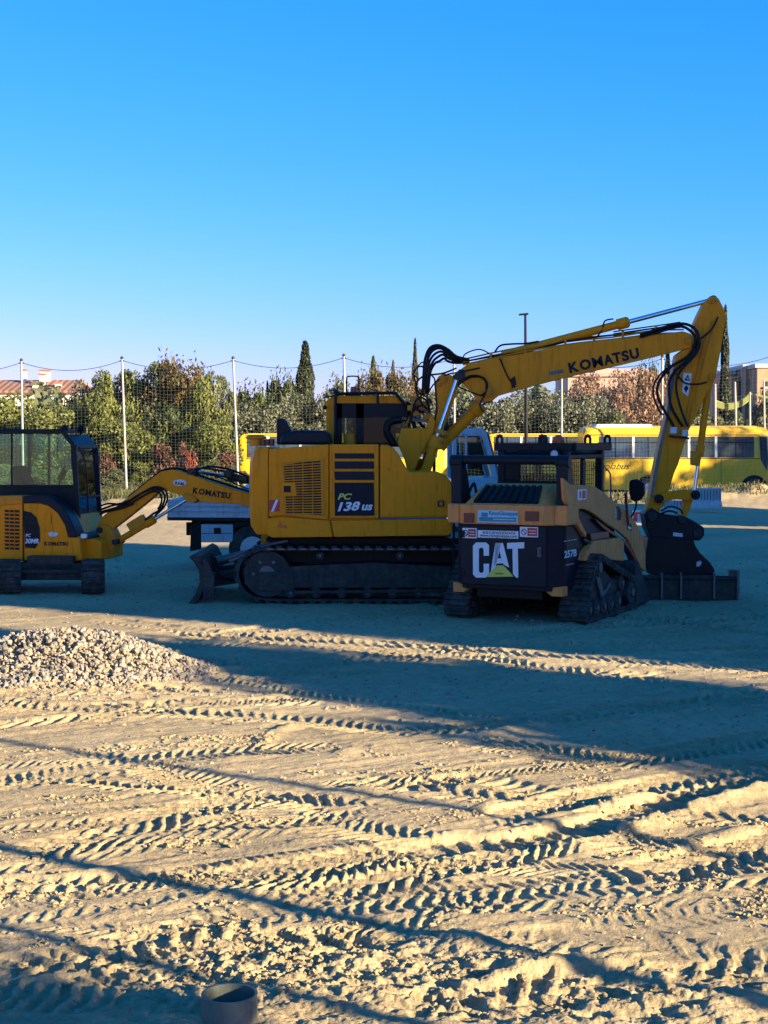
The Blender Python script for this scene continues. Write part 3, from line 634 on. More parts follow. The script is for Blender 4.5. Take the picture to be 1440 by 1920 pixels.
# --- stick
stk=[(1333,556),(1341,555),(1348,560),(1361,586),(1359,609),(1352,655),(1341,712),(1331,728),(1318,752),(1292,806),(1281,840),(1272,870),(1264,888),(1253,925),(1243,950),(1216,972),(1208,965),(1218,935),(1226,885),(1236,835),(1249,778),(1257,722),(1268,666),(1280,657),(1298,648),(1303,628),(1301,610),(1310,590),(1322,566)]
g=MB(); g.prism(E.uz(stk,-0.13),-0.13,0.13); sk=g.build('stick',M['kyel'],ex,bevel=0.012)
g=MB(); g.prism(E.uz([(1219,930),(1227,885),(1237,835),(1250,778),(1257,722),(1262,690),(1267,690),(1262,722),(1255,778),(1242,835),(1232,885),(1224,932)],-0.13),-0.145,-0.125); g.build('underside_shade_strip',M['stl'],sk)  # grey strip standing in for the shaded underside of the stick
for (x,y,r) in ((1336,563,.05),(1334,706,.055)):
    c=E.pu(x,y,-0.15); g=MB(); g.cyl((c[0],-0.17,c[2]),(c[0],0.17,c[2]),r,16); g.cyl((c[0],-0.19,c[2]),(c[0],0.19,c[2]),r*.5,10); parts(g,'pin',M['kyel2'],ex,bevel=0.006)
g=MB(); g.prism(E.uz([(1281,699),(1297,700),(1290,743),(1279,735)],-0.133),-0.137,-0.13); wp=g.build('warning_plate',M['wht'],sk)
g=MB(); g.prism(E.uz([(1283,713),(1290,702),(1294,714)],-0.139),-0.141,-0.137); g.build('warning_triangle',M['kblk'],wp)
g=MB(); g.prism(E.uz([(1286.5,711),(1290,706),(1292,711.5)],-0.143),-0.144,-0.14); g.build('warning_triangle',M['stick'],wp)
g=MB(); g.prism(E.uz([(1282,728),(1287,722),(1291,728),(1286,736)],-0.139),-0.141,-0.137); g.build('pictogram',M['kblk'],wp)
g=MB(); g.tube(E.line([(1335,601),(1318,650),(1303,712),(1290,760),(1284,800)],-0.15),0.011,6,sm=3); g.tube(E.line([(1341,603),(1326,650),(1311,712),(1297,762),(1291,802)],-0.15),0.011,6,sm=3); g.build('pipe',M['kyel2'],sk)
for (x,y) in ((1262,807),(1284,812)):
    c=E.pu(x,y,-0.17); g=MB(); g.box(c[0]-.05,c[0]+.045,-0.24,-0.13,c[2]-.05,c[2]+.05); g.build('valve_block',M['lgrey'],sk,bevel=.01)
g=MB(); c=E.pu(1256,818,-0.17); c2=E.pu(1292,822,-.17); g.beam(c,c2,0.08,0.03); g.build('bracket',M['blk'],sk)
cylinder((1329,722),(1301,927),0.66,0.0,0.052,0.03,'bucket_cylinder')
g=MB(); g.prism(E.uz([(1297,845),(1316,848),(1312,874),(1297,872)],-0.06),-0.08,0.08); g.build('cylinder_gland',M['kyel2'],ex,bevel=.01)
g=MB(); g.prism(E.uz([(1232,928),(1250,922),(1280,918),(1301,920),(1310,927),(1306,937),(1290,938),(1262,936),(1240,944),(1231,940)],-0.2),-0.2,-0.16); g.prism(E.uz([(1232,928),(1250,922),(1280,918),(1301,920),(1310,927),(1306,937),(1290,938),(1262,936),(1240,944),(1231,940)],0.2),0.16,0.2); parts(g,'tipping_link',M['kyel'],ex,bevel=.008)
for (x,y,r) in ((1236,935,.065),(1304,928,.07)):
    c=E.pu(x,y,-0.2); g=MB(); g.cyl((c[0],-0.23,c[2]),(c[0],0.23,c[2]),r,18); g.cyl((c[0],-0.25,c[2]),(c[0],0.25,c[2]),r*.5,12); parts(g,'pin',M['blk'],ex,bevel=.008)
g=MB(); g.prism(E.uz([(1285,936),(1300,936),(1293,958),(1285,972),(1276,970),(1281,952)],-0.12),-0.12,0.12); g.prism(E.uz([(1224,945),(1240,946),(1236,964),(1222,962)],-.15),-.15,.15); parts(g,'bucket_link',M['kyel'],ex,bevel=.01)
# coupler and bucket
g=MB(); g.prism(E.uz([(1208,962),(1222,952),(1238,962),(1262,966),(1284,968),(1303,978),(1320,989),(1321,1003),(1312,1014),(1298,1013),(1222,1010),(1212,990)],-0.2),-0.22,0.22)
cp=g.build('quick_coupler',M['blk'],ex,bevel=.02)
for (x,y,r) in ((1222,968,.075),(1278,974,.06),(1308,1000,.07)):
    c=E.pu(x,y,-0.22); g=MB(); g.cyl((c[0],-0.26,c[2]),(c[0],0.26,c[2]),r,16); parts(g,'pin',M['dst'],cp,bevel=.01)
g=MB(); g.tube(E.line([(1240,958),(1256,950),(1275,955),(1280,964)],-0.24),0.014,6,sm=4); g.tube(E.line([(1238,964),(1254,958),(1270,962)],-0.24),0.014,6,sm=4); g.build('hose',M['hose'],cp)
g=MB(); g.prism(E.uz([(1262,998),(1280,1000),(1280,1007),(1262,1005)],-0.225),-0.228,-0.22); g.build('name_tag',M['lgrey'],cp)
bk=E.uz([(1215,1008),(1300,1012),(1304,1024),(1312,1036),(1331,1055),(1339,1067),(1341,1082),(1230,1084),(1211,1066),(1210,1040)],-0.28)
g=MB(); g.prism(bk,-0.30,-0.26); g.prism(bk,0.26,0.30); 
sh=E.uz([(1215,1008),(1225,1008),(1222,1040),(1226,1062),(1240,1078),(1230,1084),(1211,1066),(1210,1040)],-0.28); g.prism(sh,-0.28,0.28)
sh=E.uz([(1215,1008),(1300,1012),(1304,1024),(1218,1018)],-0.28); g.prism(sh,-0.28,0.28)
bkt=g.build('bucket',M['blk'],ex,bevel=.008)
g=MB(); g.prism(E.uz([(1306,1054),(1313,1051),(1316,1055),(1312,1062),(1306,1062)],-0.302),-0.304,-0.3); g.build('emblem',M['lgrey'],bkt)
# wide grading blade below the bucket
V0=-0.75
g=MB(); g.prism(E.uz([(1205,1078),(1384,1080),(1384,1087),(1205,1085)],V0),V0-0.03,V0+0.04)
g.prism(E.uz([(1205,1086),(1382,1087),(1382,1130),(1205,1130)],V0),V0,V0+0.03)
g.prism([(a,c) for a,c in [(V0,E.pu(1300,1082,V0)[2]),(V0+0.25,E.pu(1300,1082,V0)[2]),(V0+0.55,E.pu(1300,1110,V0)[2]),(V0+0.55,0.02),(V0+0.5,0.02),(V0+0.5,E.pu(1300,1112,V0)[2]),(V0+0.22,E.pu(1300,1086,V0)[2]),(V0,E.pu(1300,1086,V0)[2])]],E.pu(1206,1100,V0)[0],E.pu(1380,1100,V0)[0],ax='u')
gb=g.build('grading_blade',M['dst'],bkt,bevel=.006)
# end plate, ribs
g=MB(); u=E.pu(1383,1100,V0)[0]; g.prism([(V0-.04,0.0),(V0+.62,0.0),(V0+.5,.40),(V0-.04,.44)],u-.02,u+.02,ax='u'); 
for x in (1240,1276,1338): u=E.pu(x,1100,V0)[0]; g.box(u-.015,u+.015,V0-.05,V0+.02,.02,.40)
parts(g,'rib',M['stl'],bkt,bevel=.004)
g=MB(); g.prism(E.uz([(1205,1129),(1385,1130),(1386,1139),(1205,1137)],V0),V0-0.045,V0-0.012); g.build('cutting_edge',M['stl'],bkt,bevel=.004)
# boom hoses
h=[]
for k,(dx,dy,v) in enumerate([(0,0,-.16),(5,6,-.1),(9,12,-.04),(14,18,.03),(18,25,.09),(3,3,.14)]):
    h.append((E.line([(792+dx*.6,742-dy*.2),(794+dx*.7,700),(797+dx,672+dy*.4),(806+dx,652+dy),(822+dx*.6,647+dy),(840,655+dy*.9),(856,668+dy*.5),(880,674+dy*.2)],v),0.019))
h+= [(E.line([(780,720),(776,700),(784,688),(796,690),(815,710)],-.2),0.012),(E.line([(786,712),(776,700),(790,680),(800,682)],-.22),0.01),
 (E.line([(800,745),(812,722),(835,704),(860,698),(900,690)],-.2),0.012),(E.line([(793,760),(782,740),(780,720),(795,705),(830,700),(856,690)],-.22),0.014),
 (E.line([(858,722),(880,708),(902,707),(912,718),(910,735),(902,742)],-.2),0.016),(E.line([(860,716),(884,704),(906,708),(914,722),(908,742),(900,758),(906,772)],-.22),0.012),
 (E.line([(858,724),(880,734),(902,742)],-.2),0.01),(E.line([(815,710),(817,740),(819,765),(816,785),(815,800)],-.21),0.012),
 (E.line([(780,715),(784,735),(800,745),(812,760)],-.21),0.012),(E.line([(770,790),(776,760),(786,745),(800,752),(806,775)],-.15),0.014),
 (E.line([(768,800),(772,775),(790,760),(803,770)],-.15),0.016),(E.line([(775,760),(790,772),(806,768)],-.15),0.02),
 (E.line([(936,672),(940,678),(952,706),(966,726)],-.18),0.012),(E.line([(866,680),(872,664),(898,655),(920,664),(940,674)],-.1),0.01),
 (E.line([(928,660),(938,648),(960,645),(986,644),(1010,640)],-.05),0.014),(E.line([(1112,640),(1128,620),(1134,602),(1150,598)],-.05),0.012),
 # across the boom end to the stick
 (E.line([(1200,628),(1250,612),(1282,607),(1304,618),(1310,640),(1298,668),(1272,690),(1256,712),(1255,745),(1262,770),(1280,800)],-.22),0.022),
 (E.line([(1200,632),(1250,618),(1278,612),(1298,624),(1304,642),(1290,668),(1258,688),(1238,712),(1232,735),(1240,760),(1252,780),(1264,800)],-.20),0.022),
 (E.line([(1264,682),(1240,700),(1226,722),(1226,745),(1236,770),(1244,778)],-.2),0.015),
 (E.line([(1300,612),(1312,640),(1306,662),(1290,680),(1272,702),(1268,730),(1278,770),(1290,800)],-.24),0.018),
 (E.line([(1346,594),(1336,615),(1318,632),(1308,636)],-.2),0.013),(E.line([(1268,700),(1284,718),(1310,720),(1326,716)],-.2),0.013)]
hoses(E,ex,h)
# steel pipes along the boom top
g=MB()
for k,(y0,y1,v) in enumerate([(684,622,-.12),(679,616,-.06),(674,611,.02)]):
    g.tube(E.line([(868,y0),(950,y0-18),(1061,y0-38),(1150,y0-48+k),(1230,y1+4),(1282,y1+2)],v),0.012,6,sm=3)
for x,y in ((920,672),(985,662),(1060,646),(1168,630),(1230,620)): g.beam(E.pu(x,y+4,-.14),E.pu(x,y-10,-.14),0.05,0.03)
g.build('hydraulic_pipe',M['kyel2'],ex)
g=MB()
for k in range(3): g.tube(E.line([(1150,622+k*4),(1200,615+k*4),(1250,608+k*4),(1275,604+k*5)],-.1+k*.05),0.010,6,sm=2)
g.tube(E.line([(880,676),(950,664),(985,660),(1060,640),(1150,628)],-.08),0.014,6,sm=2); g.build('hydraulic_hose',M['hose'],ex)
# valve clutter at the knuckle
g=MB()
for (x,y,s) in ((782,752,.07),(795,762,.09),(778,775,.06),(802,785,.07),(790,735,.05),(770,765,.05)):
    c=E.pu(x,y,.05); g.box(c[0]-s,c[0]+s,-.12,.2,c[2]-s*.8,c[2]+s*.8)
for a,bb in (((760,800),(790,740)),((765,740),(805,790)),((775,790),(785,735)),((800,740),(810,800))): g.beam(E.pu(*a,-.05),E.pu(*bb,-.05),.03,.03)
g.build('swing_valve',M['kyel2'],ex,bevel=.01)
g=MB()
for (x,y) in ((788,757),(800,772),(784,782),(806,752)):
    c=E.pu(x,y,-.16); g.ball(c,.035,8)
g.beam(E.pu(768,786,-.1),E.pu(806,790,-.1),.05,.05); g.build('hose_fitting',M['stl'],ex)
# --- undercarriage
tk=hull([(E.pu(492,1078,N)[0],0.42,0.40),(E.pu(896,1078,N)[0],0.42,0.40),(E.pu(520,1078,N)[0],0.34,0.34),(E.pu(880,1078,N)[0],0.34,0.34)])
for (v0,v1) in ((-1.27,-0.80),(0.80,1.27)):
    belt(tk,v0,v1,0.03,0.155,0.035,'track',M['dst'],ex,lugfrac=0.62,guides=False)
    g=MB()
    for i in range(int(3.3/0.155)):
        for zz in (0.80,):
            u=E.pu(500,1078,N)[0]+i*0.155; g.box(u,u+.10,v0-.004,v0+.03,zz-.035,zz-.012)
    g.build('track_link',M['stl'],ex)
    g=MB(); g.prism([(E.pu(485,1070,N)[0],.50),(E.pu(700,1070,N)[0],.58),(E.pu(900,1070,N)[0],.50),(E.pu(900,1070,N)[0],.22),(E.pu(485,1070,N)[0],.22)],v0+.08,v1-.08)
    g.prism(E.uz([(484,1072),(551,1072),(551,1108),(484,1108)],v0+.03),v0+.03,v0+.1); g.prism(E.uz([(551,1108),(860,1104),(860,1110),(551,1114)],v0+.04),v0+.03,v0+.1)
    g.build('track_frame',M['dst'],ex,bevel=.01)
    disc('idler',M['dst'],ex,E.pu(500,1078,N)[0],.42,.33,v0+.06,v1-.06); disc('sprocket',M['dst'],ex,E.pu(890,1078,N)[0],.42,.33,v0+.06,v1-.06)
    for k in range(7):
        u=E.pu(545+k*48,1100,N)[0]; disc('roller',M['dst'],ex,u,.15,.075,v0+.07,v1-.07,n=16)
    for k in range(2):
        u=E.pu(600+k*150,1100,N)[0]; disc('carrier_roller',M['dst'],ex,u,.68,.06,v0+.07,v1-.07,n=14)
g=MB(); g.box(-1.35,1.5,-.78,.78,.55,.90); g.build('belly_dark_fill',M['blk'],ex)  # black box added to darken the open gap under the house
g=MB(); g.box(-.8,.8,-.8,.8,.35,.55); g.cyl((0,0,.72),(0,0,.94),.62,28); g.build('undercarriage',M['dst'],ex,bevel=.02)
# --- dozer blade on the left
bl=[(-2.86,0.66),(-2.80,0.70),(-2.72,0.66),(-2.62,0.46),(-2.63,0.25),(-2.72,0.06),(-2.80,-0.02),(-2.90,-0.04),(-2.78,0.12),(-2.71,0.30),(-2.72,0.48),(-2.80,0.60)]
bl=[(a+.45,c) for a,c in bl]
g=MB(); g.prism(bl,-1.24,1.24); bld=g.build('dozer_blade',M['dst'],ex,bevel=.01)
g=MB(); g.prism([(-2.21,.62),(-2.15,.62),(-2.05,.40),(-2.05,.10),(-2.21,.05)],-1.26,-1.2); g.build('blade_end_plate',M['dst'],bld,bevel=.008)
g=MB(); g.beam((-2.18,-.6,.28),(-1.2,-.5,.42),.16,.2); g.beam((-2.18,.6,.28),(-1.2,.5,.42),.16,.2); parts(g,'push_arm',M['dst'],ex,bevel=.01)
g=MB(); g.cyl((-2.15,-.2,.52),(-1.6,-.2,.64),.07,14); g.cyl((-1.7,-.2,.62),(-1.2,-.2,.74),.04,12); g.build('blade_cylinder',M['stl'],ex)
hoses(E,ex,[([(-2.1,-.7,.62),(-2.0,-.75,.36),(-1.7,-.75,.28),(-1.2,-.7,.4)],.02),([(-2.15,-.7,.66),(-2.05,-.8,.42),(-1.8,-.8,.32),(-1.3,-.7,.5)],.02)])
g=MB(); g.tube(E.line([(430,1053),(470,1036),(505,1021),(540,1014)],N+.1),.022,8); g.tube(E.line([(430,1047),(470,1030),(505,1017)],N+.2),.018,8); g.build('grab_rail',M['stl'],ex)
g=MB(); A=E.pu(852,955,-1.62); g.beam((A[0],-1.3,0),(A[0]+.01,-1.3,1.35),.035,.035); 
g.build('marker_bar',M['blk'],ex)
# ================================================================ compact track loader
TH=R(27); Q=Fr(2.07,20.54,math.pi/2-TH)
ld=Q.root('track_loader',label='tan and black compact track loader seen from behind with CAT lettered on its rear door',cat='track loader')
# Q: u forward, v left.  rear door plane u=-1.25
UR=-1.25; BW=.74; FW=.55
b=MB(); b.prism([(UR+.05,-FW),(UR+.25,-BW),(0.9,-BW),(0.9,BW),(UR+.25,BW),(UR+.05,FW)],.42,1.46,ax='z'); b.build('chassis',M['navy'],ld,bevel=.015)
b=MB(); b.prism([(-1.05,-.45),(-1.05,.45),(.8,.45),(.8,-.45)],.30,.45,ax='z'); b.build('belly_plate',M['blk'],ld,bevel=.01)
b=MB(); b.prism([(-BW-.01,.36),(-BW-.01,.49),(-.62,.47),(.62,.47),(BW+.01,.49),(BW+.01,.36),(.60,.36),(.5,.43),(-.5,.43),(-.60,.36)],UR+.12,UR+.3,ax='u'); b.build('bumper',M['cyel'],ld,bevel=.01)
b=MB(); b.prism([(UR,-FW),(UR+.19,-BW-.005),(UR+.3,-BW-.005),(UR+.3,BW+.005),(UR+.19,BW+.005),(UR,FW)],1.245,1.50,ax='z'); band=b.build('rear_cowl',M['cyel'],ld,bevel=.02)
b=MB(); b.prism([(FW+.03,.475),(-FW-.03,.475),(-FW-.03,1.24),(FW+.03,1.24)],UR-.02,UR+.05,ax='u'); rd=b.build('rear_door',M['navy'],ld,bevel=.018)
# hood rising towards the cab, with a dark grille
zt=1.50
def q3(u,v,z): return (u,v,z)
b=MB(); b.loft([(UR+.02,-FW,zt-.02),(UR+.02,FW,zt-.02),(UR+.3,BW-.06,zt-.02),(UR+.3,-BW+.06,zt-.02)],[(UR+.34,-.42,zt+.22),(UR+.34,.42,zt+.22),(UR+.62,.50,zt+.26),(UR+.62,-.50,zt+.26)]); hood=b.build('hood',M['cyel'],ld,bevel=.03,seg=3)
b=MB()
nn=9
for k in range(nn):
    v=-.38+.76*k/(nn-1); b.beam((UR+.07,v*1.1,zt+.035),(UR+.345,v*.95,zt+.235),.05,.02)
b.loft([(UR+.06,-.44,zt+.012),(UR+.06,.44,zt+.012),(UR+.061,.44,zt+.02),(UR+.061,-.44,zt+.02)],[(UR+.345,-.38,zt+.215),(UR+.345,.38,zt+.215),(UR+.345,.38,zt+.227),(UR+.345,-.38,zt+.227)])
b.build('hood_grille',M['blk'],hood,bevel=.004)
X=(0,-1,0)   # picture right on the rear plane
def rtext(s,px0,px1,py0,py1,m,par,u=UR-.021,bold=.02,name='lettering'):
    a=Q.pv(px0,py1,u); c=Q.pv(px1,py0,u); return text(s,a,X,(0,0,1),c[2]-a[2],a[1]-c[1],m,par,name,bold)
def rrect(px0,px1,py0,py1,m,par,name,u=UR,th=.006,bv=0):
    a=Q.pv(px0,(py0+py1)/2,u)[1]; c=Q.pv(px1,(py0+py1)/2,u)[1]; z1=Q.pv((px0+px1)/2,py0,u)[2]; z0=Q.pv((px0+px1)/2,py1,u)[2]
    g=MB(); g.prism([(a,z0),(c,z0),(c,z1),(a,z1)],u-th,u+.01,ax='u'); return g.build(name,m,par,bevel=bv)
rrect(870,889,962,980,M['dred'],band,'tail_light',UR,.02,.006); rrect(985,1010,959,977,M['dred'],band,'tail_light',UR,.02,.006)
pl=rrect(896,971,957,980,M['sky_sticker'],band,'owner_plate',UR,.008)
rtext('RocoGiuseppe',917,970,959,968,M['teal'],pl,UR-.009,.02)
g=rrect(899,968,970,978,M['teal'],pl,'print',UR,.0095); g=rrect(903,915,961,969,M['teal'],pl,'print',UR,.0095); rrect(925,965,973,975,M['sky_sticker'],pl,'print',UR,.011)
for (x0,x1,y0,y1) in ((867,894,990,1009),(975,1009,988,1007)):
    w=(x1-x0); s=rrect(x0,x1,y0,y1,M['wht'],rd,'safety_sticker',UR-.02,.004); rrect(x0+w*.42,x1-1.5,y0+2,y1-2,M['red'],s,'print',UR-.02,.006)
    c=Q.pv(x0+w*.21,(y0+y1)/2,UR-.026); g=MB()
    ring=[(c[0],c[1]+.032*math.cos(t),c[2]+.038*math.sin(t)) for t in [2*math.pi*k/14 for k in range(15)]]; g.tube(ring,.005,5); g.beam((c[0],c[1]+.02,c[2]+.025),(c[0],c[1]-.02,c[2]-.025),.006,.008); g.build('prohibition_sign',M['red' if x0>900 else 'kblk'],s)
    for yy in (.35,.62): rrect(x0+w*.5,x1-4,y0+(y1-y0)*yy,y0+(y1-y0)*yy+1.2,M['wht'],s,'print',UR-.02,.0075)
s=rrect(896,972,995,1009,M['wht'],rd,'web_sticker',UR-.02,.004); rtext('www.rocogiuseppe.com',900,969,1003,1008,M['kblk'],s,UR-.0245,.0); rtext('escavazioni',905,966,996,1000.5,M['kblk'],s,UR-.0245,0)
# the three big letters, built as slabs
def slab(polys,m,par,name,u=UR-.021,th=.004):
    g=MB()
    for p in polys: g.prism(Q.vz(p,u),u-th,u+.001,ax='u')
    return g.build(name,m,par)
Cl=[(917,1018),(917,1042),(907,1042),(907,1030),(903,1027),(898,1030),(898,1071),(903,1074),(907,1071),(907,1057),(917,1057),(917,1078),(911,1083),(893,1083),(887,1077),(887,1023),(893,1017),(911,1017)]
Cl=[(917,1042),(907,1042),(907,1030),(905,1027),(900,1027),(898,1030),(898,1071),(900,1074),(905,1074),(907,1071),(907,1057),(917,1057),(917,1077),(911,1083),(893,1083),(887,1077),(887,1023),(893,1017),(911,1017),(917,1022)]
slab([Cl],M['wht'],rd,'letter_C')
slab([[(929,1018),(940,1018),(929,1066),(921,1074),(920,1074)],[(929,1018),(943,1018),(955,1064),(947,1060),(942,1056),(936,1030),(931,1056),(926,1062)],[(931,1047),(941,1047),(942,1056),(930,1057)]],M['wht'],rd,'letter_A')
slab([[(951,1018),(983,1016.5),(983,1028),(951,1029)],[(961,1028),(971,1028),(972,1083),(968,1083),(962,1076)]],M['wht'],rd,'letter_T')
slab([[(911,1082),(929,1062),(933,1060),(943,1060),(948,1064),(963,1081)]],M['stick'],rd,'triangle_mark',UR-.022)
rtext('Caterpillar',928,944,1074,1077,M['kblk'],rd,UR-.027,0)
for z in (.62,1.12):
    g=MB(); g.cyl((UR-.03,FW+.035,z-.06),(UR-.03,FW+.035,z+.06),.018,10); g.box(UR-.03,UR-.018,FW-.03,FW+.03,z-.045,z+.045); g.build('hinge',M['blk'],rd,bevel=.003)
g=MB(); g.box(UR-.035,UR-.015,-FW+.03,-FW+.08,.86,.98); g.box(UR-.055,UR-.03,-FW+.045,-FW+.065,.88,.96); g.build('latch',M['stl'],rd,bevel=.004)
# chamfered flank with model number
f0=Vector((UR+.05,-FW-.0,0)); f1=Vector((UR+.25,-BW,0)); fd=(f1-f0).normalized()
def ftext(s,a0,a1,z0,z1,m,par,bold=.02): 
    o=f0+fd*a0+Vector((-.70,-.70,0)).normalized()*.012; o.z=z0; return text(s,o,fd,(0,0,1),z1-z0,(a1-a0),m,par,'lettering',bold)
b=MB(); b.prism([(-1.02,.75),(-1.02,1.24),(-.75,1.24),(-.35,1.02),(-.62,.80),(-.75,.50),(-1.02,.47)],-BW-.012,-BW+.03); sidep=b.build('side_panel',M['navy'],ld,bevel=.012)
def stext(s,px0,px1,py0,py1,m,par,v=-BW-.013,bold=.02):
    a=Q.pu(px0,py1,v); c=Q.pu(px1,py0,v); return text(s,a,(1,0,0),(0,0,1),c[2]-a[2],c[0]-a[0],m,par,'lettering',bold)
stext('257B',1058,1081,1029,1047,M['wht'],sidep); stext('ESSE',1058,1082,1010,1016,M['lgrey'],sidep,bold=0); stext('TURBO',1060,1076,1055,1061,M['lgrey'],sidep,bold=0)
b=MB(); b.prism([(-1.0,.735),(-.72,.745),(-.72,.76),(-1.0,.75)],-BW-.016,-BW-.0); b.build('pinstripe',M['red'],sidep)
# fender and lower side
b=MB(); b.prism(Q.uz([(1104,1014),(1152,1008),(1160,1016),(1160,1052),(1140,1050),(1086,1051),(1090,1035)],-BW-.02),-BW-.10,-BW+.1); b.build('fender',M['cyel'],ld,bevel=.015)
b=MB(); b.prism(Q.uz([(1101,1000),(1136,996),(1138,1008),(1104,1014)],-BW-.02),-BW-.06,-BW+.02); b.build('hose_cover',M['dred'],ld,bevel=.01)
# rear towers and crossbar
for sg in (1,-1):
    v=sg*.72
    b=MB(); b.loft([(-1.10,v-.07,1.42),(-1.10,v+.07,1.42),(-.72,v+.07,1.42),(-.72,v-.07,1.42)],[(-1.12,v-.08,2.06),(-1.12,v+.08,2.06),(-.98,v+.08,2.06),(-.98,v-.08,2.06)])
    b.cyl((-1.05,v-.09,2.04),(-1.05,v+.09,2.04),.085,16); b.build('arm_tower',M['navy'],ld,bevel=.015)
b=MB(); b.cyl((-1.05,-.80,2.06),(-1.05,.80,2.06),.058,16); b.build('cross_tube',M['navy'],ld,bevel=.006)
for sg in (1,-1):
    v=sg*.73
    b=MB(); b.prism([(-1.17,1.25),(-1.17,1.5),(-.75,1.5),(-.7,1.25)],v-.085,v+.085); b.build('tower_base',M['cyel'],ld,bevel=.02)
# lift arms
VA=-.80
arm=Q.uz([(1057,896),(1070,908),(1114,911),(1130,921),(1144,933),(1181,963),(1196,985),(1205,1006),(1211,1040),(1211,1072),(1203,1066),(1191,1040),(1178,1012),(1160,996),(1138,982),(1114,963),(1095,954),(1071,957),(1060,939)],VA)
for v0,v1 in ((VA,VA+.05),(-VA-.05,-VA)):
    b=MB(); b.prism(arm if v0<0 else [p for p in arm if p[1]<1.56],v0,v1); la=b.build('lift_arm',M['cyel'],ld,bevel=.014)
    if v0<0:
        g=MB(); g.prism(Q.uz([(1083,918),(1099,917),(1099,936),(1083,938)],VA),VA-.004,VA); s=g.build('safety_sticker',M['wht'],la); g=MB(); g.prism(Q.uz([(1091,920),(1097.5,919.5),(1097.5,934),(1091,935)],VA),VA-.006,VA); g.build('print',M['red'],s)
        g=MB(); g.prism(Q.uz([(1086,921),(1089,921),(1089,934),(1086,934)],VA),VA-.006,VA); g.build('print',M['dred'],s)
        g=MB(); g.prism(Q.uz([(1155,950),(1160,949),(1165,962),(1163,975),(1158,976),(1155,966)],VA),VA-.005,VA); s=g.build('arm_decal',M['kblk'],la)
        a=Q.pu(1156.5,970,VA-.006); text('CAT',a,(0,0,1),(-1,0,0),.07,.13,M['wht'],s,'lettering',.02)
        g=MB(); g.prism(Q.uz([(1177,976),(1184,985),(1184,996),(1175,992)],VA),VA-.004,VA); s=g.build('arm_decal',M['kblk'],la); g=MB(); g.prism(Q.uz([(1177,986),(1183,989),(1182,993),(1177,991)],VA),VA-.006,VA); g.build('print',M['wht'],s)
        g=MB(); g.prism(Q.uz([(1113,972),(1122,978),(1176,1018),(1193,1048),(1199,1066),(1192,1062),(1184,1040),(1168,1016),(1130,990)],VA+.02),VA+.01,VA+.1); g.build('arm_lower_rib',M['dred'],la)
    g=MB(); A=Q.pu(1095,975,VA+.05); vs=v0+.05; g.cyl((A[0]-.1,vs,A[2]-.25),(A[0]+.75,vs,A[2]-.45),.045,12); g.build('lift_cylinder',M['blk'],ld)
g=MB(); g.prism(Q.uz([(1068,950),(1080,960),(1100,1000),(1099,1008),(1083,985),(1068,972)],VA),VA-.003,VA+.06); s=g.build('link_bar',M['cyel'],ld,bevel=.01)
g=MB(); g.prism(Q.uz([(1069,957),(1077,966),(1079,976),(1071,972)],VA),VA-.008,VA); s=g.build('corner_decal',M['kblk'],ld); 
# front frame behind the arms
b=MB(); b.box(.3,1.15,-.62,.62,.35,1.05); b.build('front_frame',M['navy'],ld,bevel=.02)
b=MB(); b.prism([(1.02,.22),(1.12,.22),(1.22,.95),(1.10,.95)],-.70,.70); b.build('quick_attach',M['blk'],ld,bevel=.02)
# loader bucket in front
bkp=[(1.18,.12),(1.2,.6),(1.32,.66),(1.3,.58),(1.24,.3),(1.3,.12),(1.9,.06),(1.9,.03),(1.25,.03)]
b=MB(); b.prism(bkp,-.92,.92); b.prism([(1.18,.12),(1.2,.6),(1.35,.64),(1.9,.06),(1.25,.03)],-.94,-.92); b.prism([(1.18,.12),(1.2,.6),(1.35,.64),(1.9,.06),(1.25,.03)],.92,.94); b.build('bucket',M['dst'],ld,bevel=.006)
# cab
CW=.45; cu0,cu1=-.22,1.10
b=MB()
for (u,u2) in ((cu0,cu0),(cu1,cu1+.0)):
    for v in (-CW,CW): b.box(u-.05,u+.05,v-.05,v+.05,1.2,2.18)
b.box(cu0,cu1,-CW-.04,CW+.04,1.15,1.32); b.prism([(cu0-.05,1.3),(cu0+.05,1.3),(cu0+.05,1.74),(cu0-.05,1.74)],-CW,CW) 
for sg in (-1,1): b.beam((cu0+.05,sg*CW,1.35),(cu1,sg*CW,1.42),.06,.08); b.beam((.42,sg*CW,2.06),(.40,sg*CW,1.35),.05,.12)
b.box(cu0-.05,cu1+.05,-CW-.05,CW+.05,2.06,2.13); b.build('cab_frame',M['navy'],ld,bevel=.018)
b=MB(); b.prism([(cu0-.03,-CW-.02),(cu1+.1,-CW-.02),(cu1+.1,CW+.02),(cu0-.03,CW+.02)],2.13,2.165,ax='z'); b.build('cab_roof',M['navy'],ld,bevel=.02)
